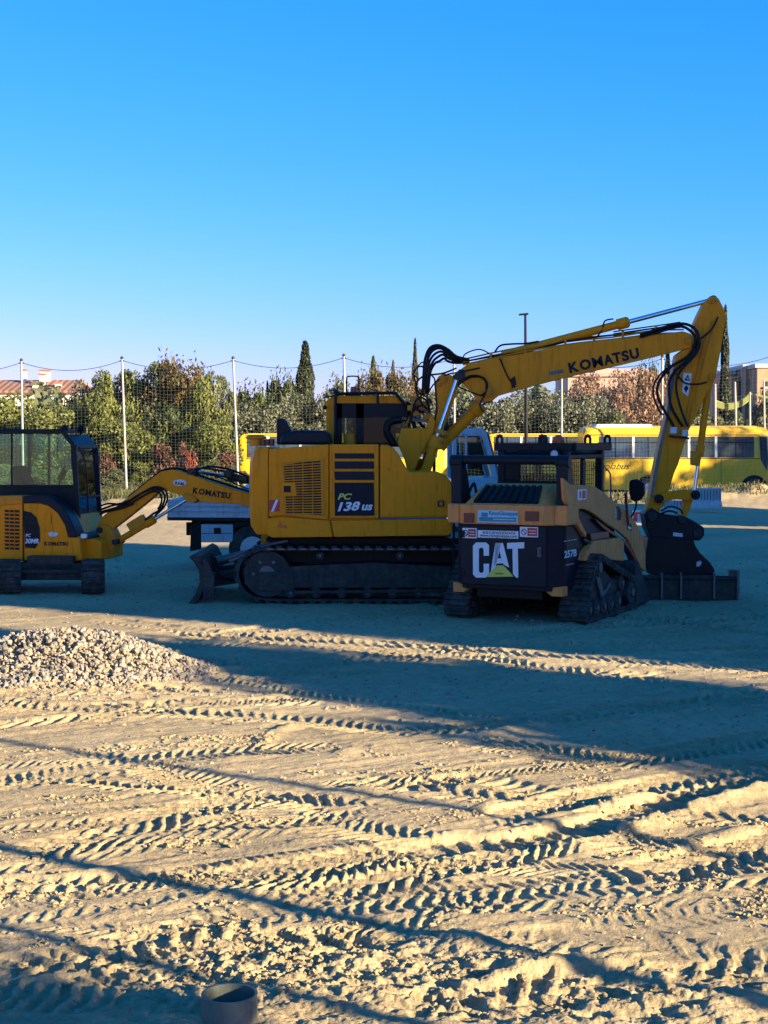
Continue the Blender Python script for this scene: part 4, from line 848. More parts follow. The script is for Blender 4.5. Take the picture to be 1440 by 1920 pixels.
# heavy lifting bar with four eyes over the roof
rb=[(945,848),(945,834),(1148,832),(1148,849)]
b=MB(); z0,z1=2.17,2.275
b.box(-.26,-.12,-.54,.54,z0,z1); b.box(-.2,1.24,-.58,-.48,z0,z1); b.box(-.2,1.24,.48,.58,z0,z1); b.box(1.12,1.26,-.54,.54,z0,z1); b.box(.3,.42,-.5,.5,z0+.02,z1-.01); b.build('roof_guard',M['blk'],ld,bevel=.012)
for (u,v) in ((-.19,.50),(-.19,-.10),(.38,-.53),(1.19,-.53),(1.19,.4)):
    g=MB(); g.prism([(v-.05,z1-.06),(v-.05,z1+.06),(v-.035,z1+.10),(v,z1+.12),(v+.035,z1+.10),(v+.05,z1+.06),(v+.05,z1-.06),(v+.022,z1-.06),(v+.022,z1+.06),(v,z1+.08),(v-.022,z1+.06),(v-.022,z1-.06)],u-.02,u+.02,ax='u'); g.build('lifting_eye',M['blk'],ld,bevel=.004)
g=MB(); g.cyl((.1,-.22,2.16),(.1,-.22,2.27),.05,12); g.build('beacon_base',M['blk'],ld); g=MB(); g.cyl((.1,-.22,2.27),(.1,-.22,2.31),.085,16); g.ball((.1,-.22,2.31),.085,14,(1,1,.8)); g.build('beacon',M['amb'],ld)
g=MB(); g.cyl((-.36,-.34,2.13),(-.26,-.34,2.13),.07,16); wl=g.build('work_lamp',M['blk'],ld,bevel=.01); g=MB(); g.cyl((-.37,-.34,2.13),(-.36,-.34,2.13),.05,16); g.build('lamp_lens',M['lgrey'],wl)
# mesh screens
def screen(o,xd,yd,w,h,nx,ny,name,th=.006):
    o=Vector(o);xd=Vector(xd).normalized();yd=Vector(yd).normalized(); g=MB()
    for i in range(nx+1): p=o+xd*w*i/nx; g.beam(p,p+yd*h,th,th)
    for j in range(ny+1): p=o+yd*h*j/ny; g.beam(p,p+xd*w,th,th)
    return g.build(name,M['blk'],ld)
screen((cu0-.02,CW-.26,1.76),(0,-1,0),(0,0,1),.56,.27,12,7,'rear_screen')
screen((cu0+.06,-CW-.01,1.38),(1,0,0),(0,0,1),cu1-cu0-.12,.64,16,11,'side_screen'); screen((cu0+.06,CW+.01,1.38),(1,0,0),(0,0,1),cu1-cu0-.12,.64,16,11,'side_screen')
g=MB(); g.box(cu0-.01,cu0-.004,-CW+.05,CW-.05,1.76,2.03); g.build('rear_pane',M['glass'],ld)
g=MB(); g.box(cu0-.03,cu0+.04,-CW,CW,1.72,1.78); g.box(cu0-.03,cu0+.04,CW-.26,CW,1.78,2.02); g.box(cu0-.03,cu0+.04,-CW,CW,2.02,2.07); g.build('window_frame',M['blk'],ld,bevel=.008)
g=MB(); g.prism([(.0,1.32),(-.02,1.85),(.08,1.87),(.20,1.5),(.5,1.48),(.5,1.32)],-.26,.26); g.build('seat',M['seat'],ld,bevel=.04)
# handle, mirror, lever, antenna
g=MB(); g.tube([(cu1+.06,-CW-.08,1.36),(cu1+.06,-CW-.14,1.40),(cu1+.04,-CW-.14,1.85),(cu1+.02,-CW-.08,1.9)],.012,6,sm=2); g.build('grab_handle',M['stl'],ld)
mu=Q.pu(1191,920,-.86)[0]; mpos=Vector(Q.pv(1193,920,mu))
g2=MB(); g2.prism(Q.vz([(1180,905),(1184,899),(1194,898),(1201,902),(1208,905),(1209,925),(1205,932),(1200,938),(1190,941),(1183,936),(1180,925)],mu),mu-.03,mu+.05,ax='u')
mi=g2.build('mirror',M['blk'],ld,bevel=.02,seg=3)
g=MB(); g.tube([(mpos.x+.03,mpos.y,mpos.z-.1),(mpos.x+.05,mpos.y+.03,mpos.z-.26),(mpos.x-.0,mpos.y+.08,mpos.z-.38)],.014,6,sm=3); g.build('mirror_arm',M['blk'],ld)
g=MB(); g.beam(Q.pu(1178,985,-.84),Q.pu(1173,924,-.84),.035,.035); g.build('marker_post',M['dred'],ld,bevel=.005)
hoses(Q,ld,[([(-.9,-.66,1.55),(-.8,-.60,1.75),(-.55,-.56,1.70),(-.5,-.55,1.4)],.018),([(-.6,-.6,2.02),(-.7,-.62,1.9),(-.66,-.6,1.7),(-.6,-.58,1.5)],.014),([(-.95,.62,1.6),(-.8,.6,1.75),(-.7,.6,1.5)],.018)])
# tracks with raised rear sprocket
def tri(v):
    pts=[]
    C=[(-.80,.145,.145),(-.74,.16,.15),(-.30,.70,.155),(-.36,.70,.155),(1.02,.245,.225),(.85,.17,.17)]
    return hull(C)
for (v0,v1) in ((-.98,-.62),(.62,.98)):
    belt(tri(v0),v0,v1,.02,.082,.026,'track',M['rub'],ld,lugfrac=.55,guides=True)
    for (u,r) in ((-.72,.118),(-.44,.115),(-.16,.118),(.12,.115),(.42,.13)): disc('road_wheel',M['rub'],ld,u,.048+r,r,v0+.02,v1-.02,hubr=r*.34)
    disc('idler',M['rub'],ld,1.0,.25,.175,v0+.02,v1-.02,hubr=.06); disc('idler',M['rub'],ld,.66,.40,.11,v0+.05,v1-.03,hubr=.04)
    disc('sprocket',M['dst'],ld,-.32,.68,.12,v0+.03,v1-.03,hubr=.07)
    b=MB(); b.prism([(-.75,.22),(-.45,.62),(-.2,.72),(.3,.5),(.95,.33),(.95,.2)],v0+.09,v1-.05); b.build('track_frame',M['dst'],ld,bevel=.01)
    b=MB(); b.beam((-.35,v0+.07,.62),(-.1,v0+.07,.28),.03,.12); b.beam((-.1,v0+.07,.30),(.2,v0+.07,.42),.03,.05); b.build('frame_bracket',M['stl'],ld,bevel=.006)
# ================================================================ mini excavator
A=Fr(-4.75,24.25,R(-9))
mn=A.root('mini_excavator',label='small yellow mini excavator at the left edge with its arm stretched right',cat='excavator')
NV=-.75
b=MB(); b.prism(A.uz([(-30,1052),(-30,940),(-15,932),(40,930),(80,932),(108,945),(130,970),(143,1004),(150,1010),(153,1052)],NV),NV,.72); mh=b.build('house',M['kyel'],mn,bevel=.03,seg=3)
# dark arch cover
b=MB(); b.prism(A.uz([(43,930),(80,928),(98,934),(116,948),(130,968),(140,990),(146,1008),(128,1008),(122,985),(108,962),(92,949),(75,944),(43,944)],NV),NV-.02,NV+.35); b.build('arch_cover',M['navy'],mn,bevel=.02)
b=MB(); b.prism(A.uz([(-20,930),(0,930),(12,929),(43,929),(43,945),(6,948),(-20,950)],NV),NV-.02,NV+.3); b.build('hood_corner',M['kyel2'],mn,bevel=.02)
b=MB(); b.prism(A.uz([(42,944),(44,944),(44.5,1051),(42.5,1051)],NV-.01),NV-.014,NV); b.build('seam',M['blk'],mh)
g=MB()
for i in range(11):
    y=956+i*7; 
    if 984<y<988: continue
    g.prism(A.uz([(8,y),(36,y+1),(36,y+5),(10,y+4)],NV-.01),NV-.012,NV)
mg=g.build('vent_slots',M['blk'],mh); g=MB()
for x in (17,26): g.prism(A.uz([(x,953),(x+1.2,953),(x+2,1030),(x+.8,1030)],NV-.013),NV-.018,NV-.01)
g.build('vent_rib',M['kyel2'],mg)
g=MB(); g.prism(A.uz([(44,958),(58,961),(68,970),(74,990),(75,1014),(66,1028),(47,1027)],NV-.01),NV-.012,NV); st=g.build('model_panel',M['kblk'],mh)
for y in (968,977): g=MB(); g.prism(A.uz([(45,y),(67,y+1.5),(69,y+7),(45,y+5)],NV-.014),NV-.016,NV-.01); g.build('stripe',M['navy'],st)
logo(A,mn,[(48,1007),(58,1007)],NV-.013,6,'PC',M['wht'],.02,shear=.2,parent=st); 
def mlogo(s,x0,x1,y0,y1,v,m,bold,par,shear=0):
    a=A.pu(x0,y1,v); c=A.pu(x1,y0,v); return text(s,a,(1,0,0),(0,0,1),c[2]-a[2],c[0]-a[0],m,par,'lettering',bold,shear)
mlogo('30MR',47,73,1010,1019,NV-.013,M['wht'],.03,st,.2)
a=Vector(A.pu(83,1023,NV-.004)); c=Vector(A.pu(128,1023,NV-.004)); maker(a,(1,0,0),(0,0,1),c.x-a.x,.06,M['kblk'],mh)
g=MB(); g.prism(A.uz([(90,1000),(96,997),(106,998),(110,1001),(104,1006),(94,1006)],NV),NV-.004,NV); g.build('emblem',M['lgrey'],mh)
g=MB(); g.prism(A.uz([(96,965),(96.8,965),(96.8,982),(96,982)],NV),NV-.003,NV); g.build('seam',M['blk'],mh)
g=MB(); g.prism(A.uz([(152,1001),(162,1001),(162,1009),(152,1009)],NV),NV-.01,NV+.05); g.build('number_plate',M['wht'],mn)
# deck / front
b=MB(); b.prism(A.uz([(145,1008),(158,1008),(185,1012),(192,1018),(192,1050),(150,1052),(140,1050)],-.45),-.5,.55); b.build('front_deck',M['kyel'],mn,bevel=.02)
b=MB(); b.prism(A.uz([(143,1000),(160,1000),(170,1010),(150,1012)],-.5),-.55,.6); b.build('step',M['blk'],mn,bevel=.01)
# cab
V0,V1=-.32,.66
def cabpoly(v): return A.uz([(-25,930),(-25,808),(118,808),(130,815),(137,835),(140,880),(143,930)],v)
L=[]
fr=MB()
def bar(a,c,v,w=.05,h=.05): fr.beam(A.pu(*a,v),A.pu(*c,v),w,h)
for v in (V0,V1):
    bar((-30,810),(122,810),v,.07,.06); bar((118,808),(136,832),v,.07,.07); bar((136,828),(148,1000),v,.07,.06); bar((-30,912),(140,912),v,.04,.05)
    bar((22,812),(22,914),v,.04,.025); bar((-30,920),(-30,808),v,.06,.06)
    fr.prism(A.uz([(-30,914),(142,914),(146,1000),(120,975),(60,940),(-30,935)],v),v-.02,v+.02)
pA=A.pu(122,808,V0); 
fr.box(A.pu(-30,808,V0)[0],pA[0],V0,V1,pA[2]-.03,pA[2]+.03)
fr.build('cab_frame',M['blk'],mn,bevel=.012)
ft=Vector(A.pu(130,818,V0)); fb=Vector(A.pu(148,1000,V0)); fm=Vector(A.pu(137,838,V0))
uA=fm.x; 
g=MB()
g.beam((fm.x+.02,V0,fm.z),(fm.x+.02,V1,fm.z),.06,.06); g.beam((fb.x,V0,fb.z),(fb.x,V1,fb.z),.05,.05)
g.beam((fm.x+.02,V1,fm.z),(fb.x,V1,fb.z),.05,.07); g.beam((fm.x+.02,V0,fm.z),(fb.x,V0,fb.z),.06,.07)
g.beam((fm.x+.04,V0,(fm.z+fb.z)/2-.12),(fb.x-.0,V1,(fm.z+fb.z)/2-.12),.04,.04)
g.loft([(ft.x-.05,V0,ft.z-.0),(ft.x-.05,V1,ft.z),(ft.x-.05,V1,ft.z+.03),(ft.x-.05,V0,ft.z+.03)],[(fm.x+.02,V0,fm.z-.01),(fm.x+.02,V1,fm.z-.01),(fm.x+.02,V1,fm.z+.03),(fm.x+.02,V0,fm.z+.03)])
g.build('front_frame',M['navy'],mn,bevel=.01)
g=MB(); g.loft([(fm.x,V0+.05,fm.z),(fm.x,V1-.05,fm.z),(fm.x+.006,V1-.05,fm.z),(fm.x+.006,V0+.05,fm.z)],[(fb.x,V0+.05,fb.z),(fb.x,V1-.05,fb.z),(fb.x+.006,V1-.05,fb.z),(fb.x+.006,V0+.05,fb.z)]); g.build('windscreen',M['glass'],mn)
for v in (V0,V1):
    g=MB(); g.prism(A.uz([(-28,814),(20,814),(20,911),(-28,911)],v),v-.003,v+.003); g.prism(A.uz([(24,814),(117,814),(130,835),(137,911),(24,911)],v),v-.003,v+.003); g.build('side_glass',M['glass'],mn)
g=MB(); 
for v in (V0-.0,): bar2=None
g.beam(A.pu(55,812,V1),A.pu(55,912,V1),.04,.05); g.beam(A.pu(92,812,V1),A.pu(92,912,V1),.03,.04); g.build('window_post',M['blk'],mn)
g=MB(); g.prism(A.uz([(28,914),(24,880),(30,872),(38,876),(46,895),(56,914)],.1),-.05,.42); g.build('seat',M['seat'],mn,bevel=.04,seg=3)
g=MB(); g.beam(A.pu(60,912,.1),A.pu(78,908,.1),.3,.05); g.tube(A.line([(110,914),(114,895),(118,880),(122,876)],.1),.02,6,sm=3); g.beam(A.pu(112,900,.2),A.pu(122,880,.2),.15,.06); g.beam(A.pu(100,950,.1),A.pu(126,945,.1),.35,.25); g.build('console',M['blk'],mn,bevel=.01)
for x in (122,153): 
    c=A.pu(x,803,V0+.1 if x<140 else V1-.3); g=MB(); g.ball(c,.055,10); g.cyl((c[0]-.05,c[1],c[2]),(c[0]+.05,c[1],c[2]),.05,12); g.beam(c,(c[0]-.02,c[1],c[2]-.12),.03,.03); g.build('work_lamp',M['blk'],mn,bevel=.01)
g=MB(); g.tube(A.line([(102,810),(104,801),(108,799),(112,801),(114,810)],V0),.01,6,sm=3); g.tube(A.line([(4,810),(6,803),(12,803),(14,810)],V0),.01,6,sm=3); g.build('lifting_eye',M['blk'],mn)
g=MB(); g.tube([(fm.x+.1,V0-.02,fm.z-.0),(fm.x+.20,V0-.05,fm.z-.2),(fm.x+.24,V0-.05,fm.z-.5),(fm.x+.24,V0-.02,fm.z-1.0)],.014,6,sm=3); g.build('grab_handle',M['hose'],mn)
c=A.pu(183,862,.0); g=MB(); g.box(c[0]-.02,c[0]+.03,c[1]-.05,c[1]+.05,c[2]-.09,c[2]+.07); g.beam((c[0],c[1],c[2]+.05),(c[0]-.15,c[1]+.1,c[2]+.1),.02,.02); g.build('mirror',M['blk'],mn,bevel=.01)
# swing bracket
g=MB(); g.prism(A.uz([(183,985),(196,982),(208,988),(219,1010),(219,1018),(213,1035),(213,1046),(202,1048),(180,1046),(180,1036),(192,1030),(190,1008),(183,1000)],-.12),-.16,.16); g.build('swing_bracket',M['kyel2'],mn,bevel=.015)
for (x,y,r) in ((187,994,.05),(216,1016,.045),(186,1040,.05)):
    c=A.pu(x,y,-.16); g=MB(); g.cyl((c[0],-.2,c[2]),(c[0],.2,c[2]),r,14); g.build('pin',M['dst'],mn,bevel=.006)
cylinder((140,1042),(186,1042),.55,-.25,.045,.028,'swing_cylinder',EE=A,parent=mn,m='blk')
# boom: two slopes, tapering to the right, passing behind the large digger
mbm=[(186,1000),(186,984),(198,966),(240,935),(290,895),(305,884),(325,880),(345,884),(400,904),(450,920),(500,934),(500,958),(450,945),(380,941),(372,934),(352,930),(335,926),(318,920),(304,918),(280,940),(240,972),(206,998)]
g=MB(); g.prism(A.uz(mbm,0.0),-.10,.10); mb_=g.build('boom',M['kyel'],mn,bevel=.012)
g=MB(); g.prism(A.uz([(345,925),(360,928),(370,938),(362,944),(350,941),(342,932)],-.13),-.14,.14); g.build('cylinder_lug',M['kyel2'],mb_,bevel=.01)
g=MB(); g.tube(A.line([(240,933),(290,893),(306,882),(326,878),(346,882),(402,901),(452,917),(500,931)],0),.02,6,sm=3); g.build('boom_edge_plate',M['navy'],mb_)
a0=Vector(A.pu(361,925,-.104)); a1=Vector(A.pu(431,936,-.104)); dx=(a1-a0).normalized(); maker(a0,dx,(-dx.z,0,dx.x),(a1-a0).length,.095,M['kblk'],mb_)
c=A.pu(337,905,-.102); g=MB(); pts=[(c[0]+.11*math.cos(t),c[2]+.05*math.sin(t)) for t in [2*math.pi*k/18 for k in range(18)]]; g.prism(pts,-.106,-.1); ov=g.build('oval_badge',M['lgrey'],mb_); a0=Vector(A.pu(328,908,-.107)); text('RAM',a0,dx,(-dx.z,0,dx.x),.045,.14,M['kblk'],ov,'lettering',.02)
cylinder((219,1016),(358,932),.52,0.0,.05,.028,'boom_cylinder',EE=A,parent=mn)
g=MB(); p0=Vector(A.pu(243,990,0)); p1=Vector(A.pu(272,972,0)); g.beam(p0,p1,.14,.15); g.build('cylinder_guard',M['kyel2'],mn,bevel=.01)
cylinder((500,905),(368,884),.55,0.0,.045,.026,'arm_cylinder',EE=A,parent=mn,m='dst')
hoses(A,mn,[(A.line([(190,955),(210,948),(240,940),(265,925),(285,917),(303,920),(309,935),(300,955),(285,965),(272,975)],-.14),.018),(A.line([(188,960),(212,953),(242,945),(268,930),(288,921),(300,926),(303,940),(296,955)],-.16),.016),
 (A.line([(190,948),(205,944),(230,945),(250,935),(270,922),(290,913),(308,918),(314,932),(308,950),(290,968)],-.13),.016),(A.line([(188,966),(196,960),(230,952),(250,944)],-.13),.02),
 (A.line([(355,882),(380,878),(420,884),(450,893),(480,900)],-.08),.016),(A.line([(360,886),(390,888),(430,896),(480,910)],-.1),.014),(A.line([(370,880),(395,875),(430,880),(470,896)],0.02),.018),(A.line([(395,890),(430,902),(460,915),(490,920)],-.1),.012)])
g=MB()
for x,y in ((362,884),(430,888),(458,900)): c=A.pu(x,y,0); g.box(c[0]-.07,c[0]+.06,-.1,.1,c[2]-.06,c[2]+.05)
parts(g,'bracket',M['dst'],mn,bevel=.01)
# stick folded under the boom, hidden side
g=MB(); g.prism(A.uz([(498,930),(520,940),(515,1010),(500,1040),(490,1040),(495,960)],0),-.08,.08); g.build('stick',M['kyel'],mn,bevel=.01)
# undercarriage: tracks point to the camera
u2=Fr(A.x,A.y,0)
def mtrack(x0,x1):
    # belt built in a frame turned by 90 degrees, then mapped into the digger's own frame
    Yf=22.95; X0=(x0-720)/F*Yf; X1=(x1-720)/F*Yf
    bb=MB(); return X0,X1,Yf
for (x0,x1) in ((-8,37),(151,195)):
    X0,X1,Yf=mtrack(x0,x1)
    xc=(X0+X1)/2; al=math.atan2(-xc,Yf); T=Fr(xc-.85*math.sin(al),Yf+.85*math.cos(al),math.pi/2+al); w=abs(X1-X0)
    o=belt(hull([(-.60,.25,.25),(.60,.25,.25)]),-w/2,w/2,.025,.10,.028,'track',M['rub'],None,lugfrac=.5)
    mat_=Matrix.Translation((-A.x,-A.y,0)); Rt=Matrix.Rotation(-A.a,4,'Z')@Matrix.Translation((T.x-A.x,T.y-A.y,0))@Matrix.Rotation(T.a,4,'Z')
    o.data.transform(Rt); o.parent=mn
    g=MB(); g.box(-.6,.6,-w/2+.07,w/2-.07,.13,.40)
    for uu in (-.60,.60): g.cyl((uu,-w/2+.05,.25),(uu,w/2-.05,.25),.18,20)
    o=g.build('track_frame',M['dst'],None,bevel=.01); o.data.transform(Rt); o.parent=mn
g=MB(); X0=(30-720)/F*23.4; X1=(160-720)/F*23.4
Rw=Matrix.Rotation(-A.a,4,'Z')@Matrix.Translation((-A.x,-A.y,0))
g.box(X0,X1,23.3,24.4,.20,.45); g.box((X0+X1)/2-.35,(X0+X1)/2+.35,23.3,24.6,.3,.56); g.cyl(((X0+X1)/2,24.0,.45),((X0+X1)/2,24.0,.66),.33,24); g.beam((X0,23.2,.34),(X1,23.2,.34),.06,.05)
o=g.build('undercarriage',M['dst'],None,bevel=.01); o.data.transform(Rw); o.parent=mn
# ================================================================ flatbed truck behind the diggers
T=Fr(0.0,28.0,0.0); tv=-1.1
tr=T.root('flatbed_truck',label='pale blue cab truck with a grey dropside bed parked behind the diggers',cat='truck')
b=MB(); b.prism(T.uz([(314,936),(835,940),(835,970),(314,968)],tv),tv,tv+.04)
for y in (938,946,956,967): b.prism(T.uz([(313,y),(836,y+3),(836,y+6),(313,y+3)],tv-.01),tv-.02,tv+.03)
sd_=b.build('side_board',M['lgrey'],tr,bevel=.004)
b=MB(); b.prism(T.uz([(313,965),(838,970),(838,980),(313,976)],tv),tv+.03,1.1); b.build('bed_floor',M['dst'],tr,bevel=.01)
b=MB(); z0=T.pu(400,938,tv)[2]; z1=T.pu(400,968,tv)[2]; u0=T.pu(314,950,tv)[0]; b.box(u0,u0+.04,tv+.05,1.1,z1,z0); b.box(u0,T.pu(835,940,tv)[0],1.06,1.1,z1,z0); b.build('tail_board',M['lgrey'],tr,bevel=.004)
b=MB(); ua=T.pu(340,960,tv)[0]; ub_=T.pu(900,960,tv)[0]; b.box(ua,ub_,-.45,-.33,.62,.85); b.box(ua,ub_,.33,.45,.62,.85); b.build('chassis_rail',M['blk'],tr)
b=MB(); b.prism(T.uz([(377,983),(437,983),(437,1017),(377,1017)],tv+.05),tv+.05,tv+.55); tb=b.build('tool_box',M['truck'],tr,bevel=.015)
g=MB(); g.prism(T.uz([(401,990),(414,990),(414,1001),(401,1001)],tv+.04),tv+.04,tv+.06); g.build('lock',M['blk'],tb)
g=MB(); g.prism(T.uz([(378,999.5),(436,999.5),(436,1000.5),(378,1000.5)],tv+.045),tv+.045,tv+.06); g.build('seam',M['blk'],tb)
b=MB(); b.prism(T.uz([(358,984),(377,976),(377,1030),(356,1034)],tv+.1),tv+.1,tv+.16); b.prism(T.uz([(436,980),(470,976),(470,984),(440,990)],tv+.1),tv+.05,tv+.4); parts(b,'mudguard',M['blk'],tr,bevel=.01)
wz=.42
for uc in (T.pu(473,1030,tv)[0],T.pu(840,1030,tv)[0]):
    for v0 in (tv+.05,.75):
        g=MB(); g.cyl((uc,v0,wz),(uc,v0+.3,wz),wz,28); w=g.build('wheel',M['rub'],tr,bevel=.04,seg=3); g=MB(); g.cyl((uc,v0-.01,wz),(uc,v0+.31,wz),.22,18); g.build('rim',M['lgrey'],w,bevel=.02)
cabv0,cabv1=-1.0,1.0
def tp(l,v=cabv0): return T.uz(l,v)
b=MB(); b.prism(tp([(848,1000),(848,900),(932,896),(945,925),(950,955),(950,1000)]),cabv0,cabv1)
b.prism(tp([(848,818),(850,806),(862,803),(903,803),(910,808),(912,818)]),cabv0+.05,cabv1-.05)
for v in (cabv0,cabv1-.06):
    for pl in ([(848,812),(856,812),(856,902),(848,902)],[(901,806),(911,806),(934,898),(924,900)],[(872,812),(876,812),(876,902),(872,902)]): b.prism(tp(pl),v,v+.06)
tc_=b.build('cab',M['truck'],tr,bevel=.012)
g=MB(); g.loft([(T.pu(910,810,0)[0],-.9,T.pu(910,810,0)[2]),(T.pu(910,810,0)[0],.9,T.pu(910,810,0)[2]),(T.pu(910,810,0)[0]-.01,.9,T.pu(910,810,0)[2]),(T.pu(910,810,0)[0]-.01,-.9,T.pu(910,810,0)[2])],[(T.pu(932,898,0)[0],-.9,T.pu(932,898,0)[2]),(T.pu(932,898,0)[0],.9,T.pu(932,898,0)[2]),(T.pu(932,898,0)[0]-.01,.9,T.pu(932,898,0)[2]),(T.pu(932,898,0)[0]-.01,-.9,T.pu(932,898,0)[2])]); g.build('windscreen',M['dglass'],tr)
g=MB(); g.prism(tp([(856,820),(901,820),(922,898),(856,898)]),cabv0+.02,cabv0+.026); g.build('door_glass',M['glass'],tr)
g=MB(); g.prism(tp([(878,818),(900,818),(912,862),(904,878),(878,880)]),cabv0+.2,cabv0+.6); g.prism(tp([(860,905),(858,862),(870,860),(876,900)]),-.4,.4); g.build('cab_interior',M['seat'],tr,bevel=.03)
# tarpaulin heap on the bed
random.seed(5)
g=MB(); pts=[]
nx,ny=26,10; u0=T.pu(385,930,-.6)[0]; zb=T.pu(400,936,-.6)[2]-.2
vs=[];fs=[]
for i in range(nx):
    for j in range(ny):
        e=math.sin(math.pi*i/(nx-1))**.5*math.sin(math.pi*j/(ny-1))**.6
        vs.append((u0+i*.11,-.95+j*.2,zb+e*(.46+.07*math.sin(i*1.3+j)+.05*math.sin(i*.7-j*1.9)+.03*random.random())))
for i in range(nx-1):
    for j in range(ny-1): fs.append((i*ny+j,(i+1)*ny+j,(i+1)*ny+j+1,i*ny+j+1))
g.add(vs,fs); tg=g.build('tarpaulin',M['truck'],None,sharp=60); tg.location=(T.x,T.y,0); tag(tg,'crumpled pale blue tarpaulin lying on the truck bed','tarpaulin')

# ================================================================ school buses
def bus(name,label,x0,x1,ytop,yd,wheels,wins,front='right',roofunit=None,Y=66.0,group=None,gz_=None,textat=None,wb=None):
    S=Fr((P(x0,900,Y)[0]+P(x1,900,Y)[0])/2,Y,0.0); L_=P(x1,900,Y)[0]-P(x0,900,Y)[0]; h=P(700,ytop,Y)[2]
    r=S.root(name,label=label,cat='bus',group=group); u0,u1=-L_/2,L_/2
    def zz(py): return P(700,py,Y)[2]
    zf=zz(918); zw0=zz(859); zw1=zz(817)
    # body section (v,z), rounded roof
    sec=[(0.0,zf),(0.0,zw0),(.06,zw1+.1),(.14,h-.14),(.34,h-.02),(1.15,h+.03),(1.96,h-.02),(2.16,h-.14),(2.24,zw1+.1),(2.3,zw0),(2.3,zf)]
    b=MB(); 
    # nose rounding: loft of a few shrunken sections
    us=[u0,u0+.12,u0+.4,u1-.5,u1-.15,u1]; sc=[.90,.97,1,1,.96,.84]
    n=len(sec); vs=[];fs=[]
    for uu,k in zip(us,sc):
        for (v,z) in sec: vs.append((uu,1.15+(v-1.15)*(.5+.5*k),zf+(z-zf)*(.3+.7*k) if k<1 else z))
    for i in range(len(us)-1):
        for k in range(n): fs.append((i*n+k,i*n+(k+1)%n,(i+1)*n+(k+1)%n,(i+1)*n+k))
    fs.append(tuple(range(n))); fs.append(tuple((len(us)-1)*n+k for k in range(n)))
    b.add(vs,fs); body=b.build('body',M['busy'],r,sharp=30)
    for (a,c) in wins:
        ua=P(a,840,Y)[0]-S.x; uc=P(c,840,Y)[0]-S.x
        g=MB(); 
        g.loft([(ua,-.018,zw0+.03),(uc,-.018,zw0+.03),(uc,.03,zw0+.03),(ua,.03,zw0+.03)],[(ua,.036,zw1-.03),(uc,.036,zw1-.03),(uc,.09,zw1-.03),(ua,.09,zw1-.03)]); w=g.build('window',M['bglass'],r)
        g=MB(); zc=zw1-.28; g.beam((ua,.005,zc),(uc,.005,zc),.04,.03); g.beam(((ua*.5+uc*.5),-.012,zw0+.05),((ua*.5+uc*.5),.03,zw1-.05),.03,.03); g.build('window_bar',M['blk'],w)
    for (a,c),(a2,c2) in zip(wins[:-1],wins[1:]):
        if a2-c<12: ua=P((c+a2)/2,840,Y)[0]-S.x; g=MB(); g.loft([(ua-.05,-.03,zw0+.02),(ua+.05,-.03,zw0+.02),(ua+.05,.03,zw0+.02),(ua-.05,.03,zw0+.02)],[(ua-.05,.022,zw1-.02),(ua+.05,.022,zw1-.02),(ua+.05,.09,zw1-.02),(ua-.05,.09,zw1-.02)]); g.build('window_pillar',M['lgrey'],r)
    g=MB(); g.box(u0+.3,u1-.5,-.012,.02,zw0-.03,zw0+.0); g.box(u0+.3,u1-.5,.035,.08,zw1+.02,zw1+.05); g.build('trim',M['blk'],r)
    g=MB()
    for a in wb or []: ua=P(a,880,Y)[0]-S.x; g.box(ua-.012,ua+.012,-.006,.01,zf+.1,zw0)
    if wb: g.build('panel_joint',M['stl'],r)
    for wx in wheels:
        uw=P(wx,900,Y)[0]-S.x; zr=.46+ (zf-.42)
        g=MB(); 
        arch=[(uw+.58*math.cos(t),zr+.58*math.sin(t)) for t in [math.pi*k/14 for k in range(15)]]+[(uw-.58,zf-.01),(uw+.58,zf-.01)]
        g.prism(arch,-.008,.25); g.build('wheel_arch',M['blk'],r)
        g=MB(); g.cyl((uw,-.03,zr),(uw,.28,zr),.44,24); w=g.build('wheel',M['rub'],r,bevel=.03); g=MB(); g.cyl((uw,-.05,zr),(uw,.0,zr),.24,18); g.build('rim',M['lgrey'],w,bevel=.02)
    if front=='right':
        g=MB(); ua=P(x1-22,840,Y)[0]-S.x
        g.prism([(ua,zw1-.02),(ua+.30,zw1-.05),(ua+.38,zw0-.1),(ua+.34,zw0-.55),(ua+.05,zw0-.05)],-.004,.1); g.build('front_door_glass',M['bglass'],r)
    if roofunit:
        a,c,y0=roofunit; ua=P(a,800,Y)[0]-S.x; uc=P(c,800,Y)[0]-S.x; g=MB(); g.prism([(ua,h-.1),(ua+.1,zz(y0)),(uc-.1,zz(y0)),(uc,h-.1)],.3,2.0); ru=g.build('air_conditioner',M['wht'],r,bevel=.06,seg=3)
        g=MB(); um=ua*.45+uc*.55; g.prism([(um,zz(y0)-.0),(um+.1,zz(y0)+.02),(uc-.3,zz(y0)+.02),(uc-.2,zz(y0))],.5,1.8); g.build('vent',M['blk'],ru)
    if textat:
        a,c,y0,y1=textat; ua=P(a,880,Y)[0]-S.x; uc=P(c,880,Y)[0]-S.x; text('Scuolabus',(ua,-.004,zz(y1)),(1,0,0),(0,0,1),zz(y0)-zz(y1),uc-ua,M['kblk'],body,'lettering',-.003,.45)
    S2=None; r.location.z=0; return r
bus('school_bus','yellow school bus at the right with a white air conditioner on its roof',1094,1446,799,0,(1217,1414),[(1124,1185),(1190,1241),(1246,1290),(1294,1339),(1346,1414)],roofunit=(1116,1228,795),Y=66.0,textat=(1108,1181,868,880),wb=(1252,1352))
bus('school_bus','yellow school bus seen between the blue truck cab and the bus with the roof unit',918,1240,815,0,(1000,),[(928,975),(980,1030),(1036,1090)],Y=70.0,wb=(1005,))
bus('school_bus','yellow school bus whose left end shows behind the large excavator',450,838,816,0,(520,760),[(464,498),(506,560),(566,620),(700,760),(768,820)],Y=70.0,front='left')
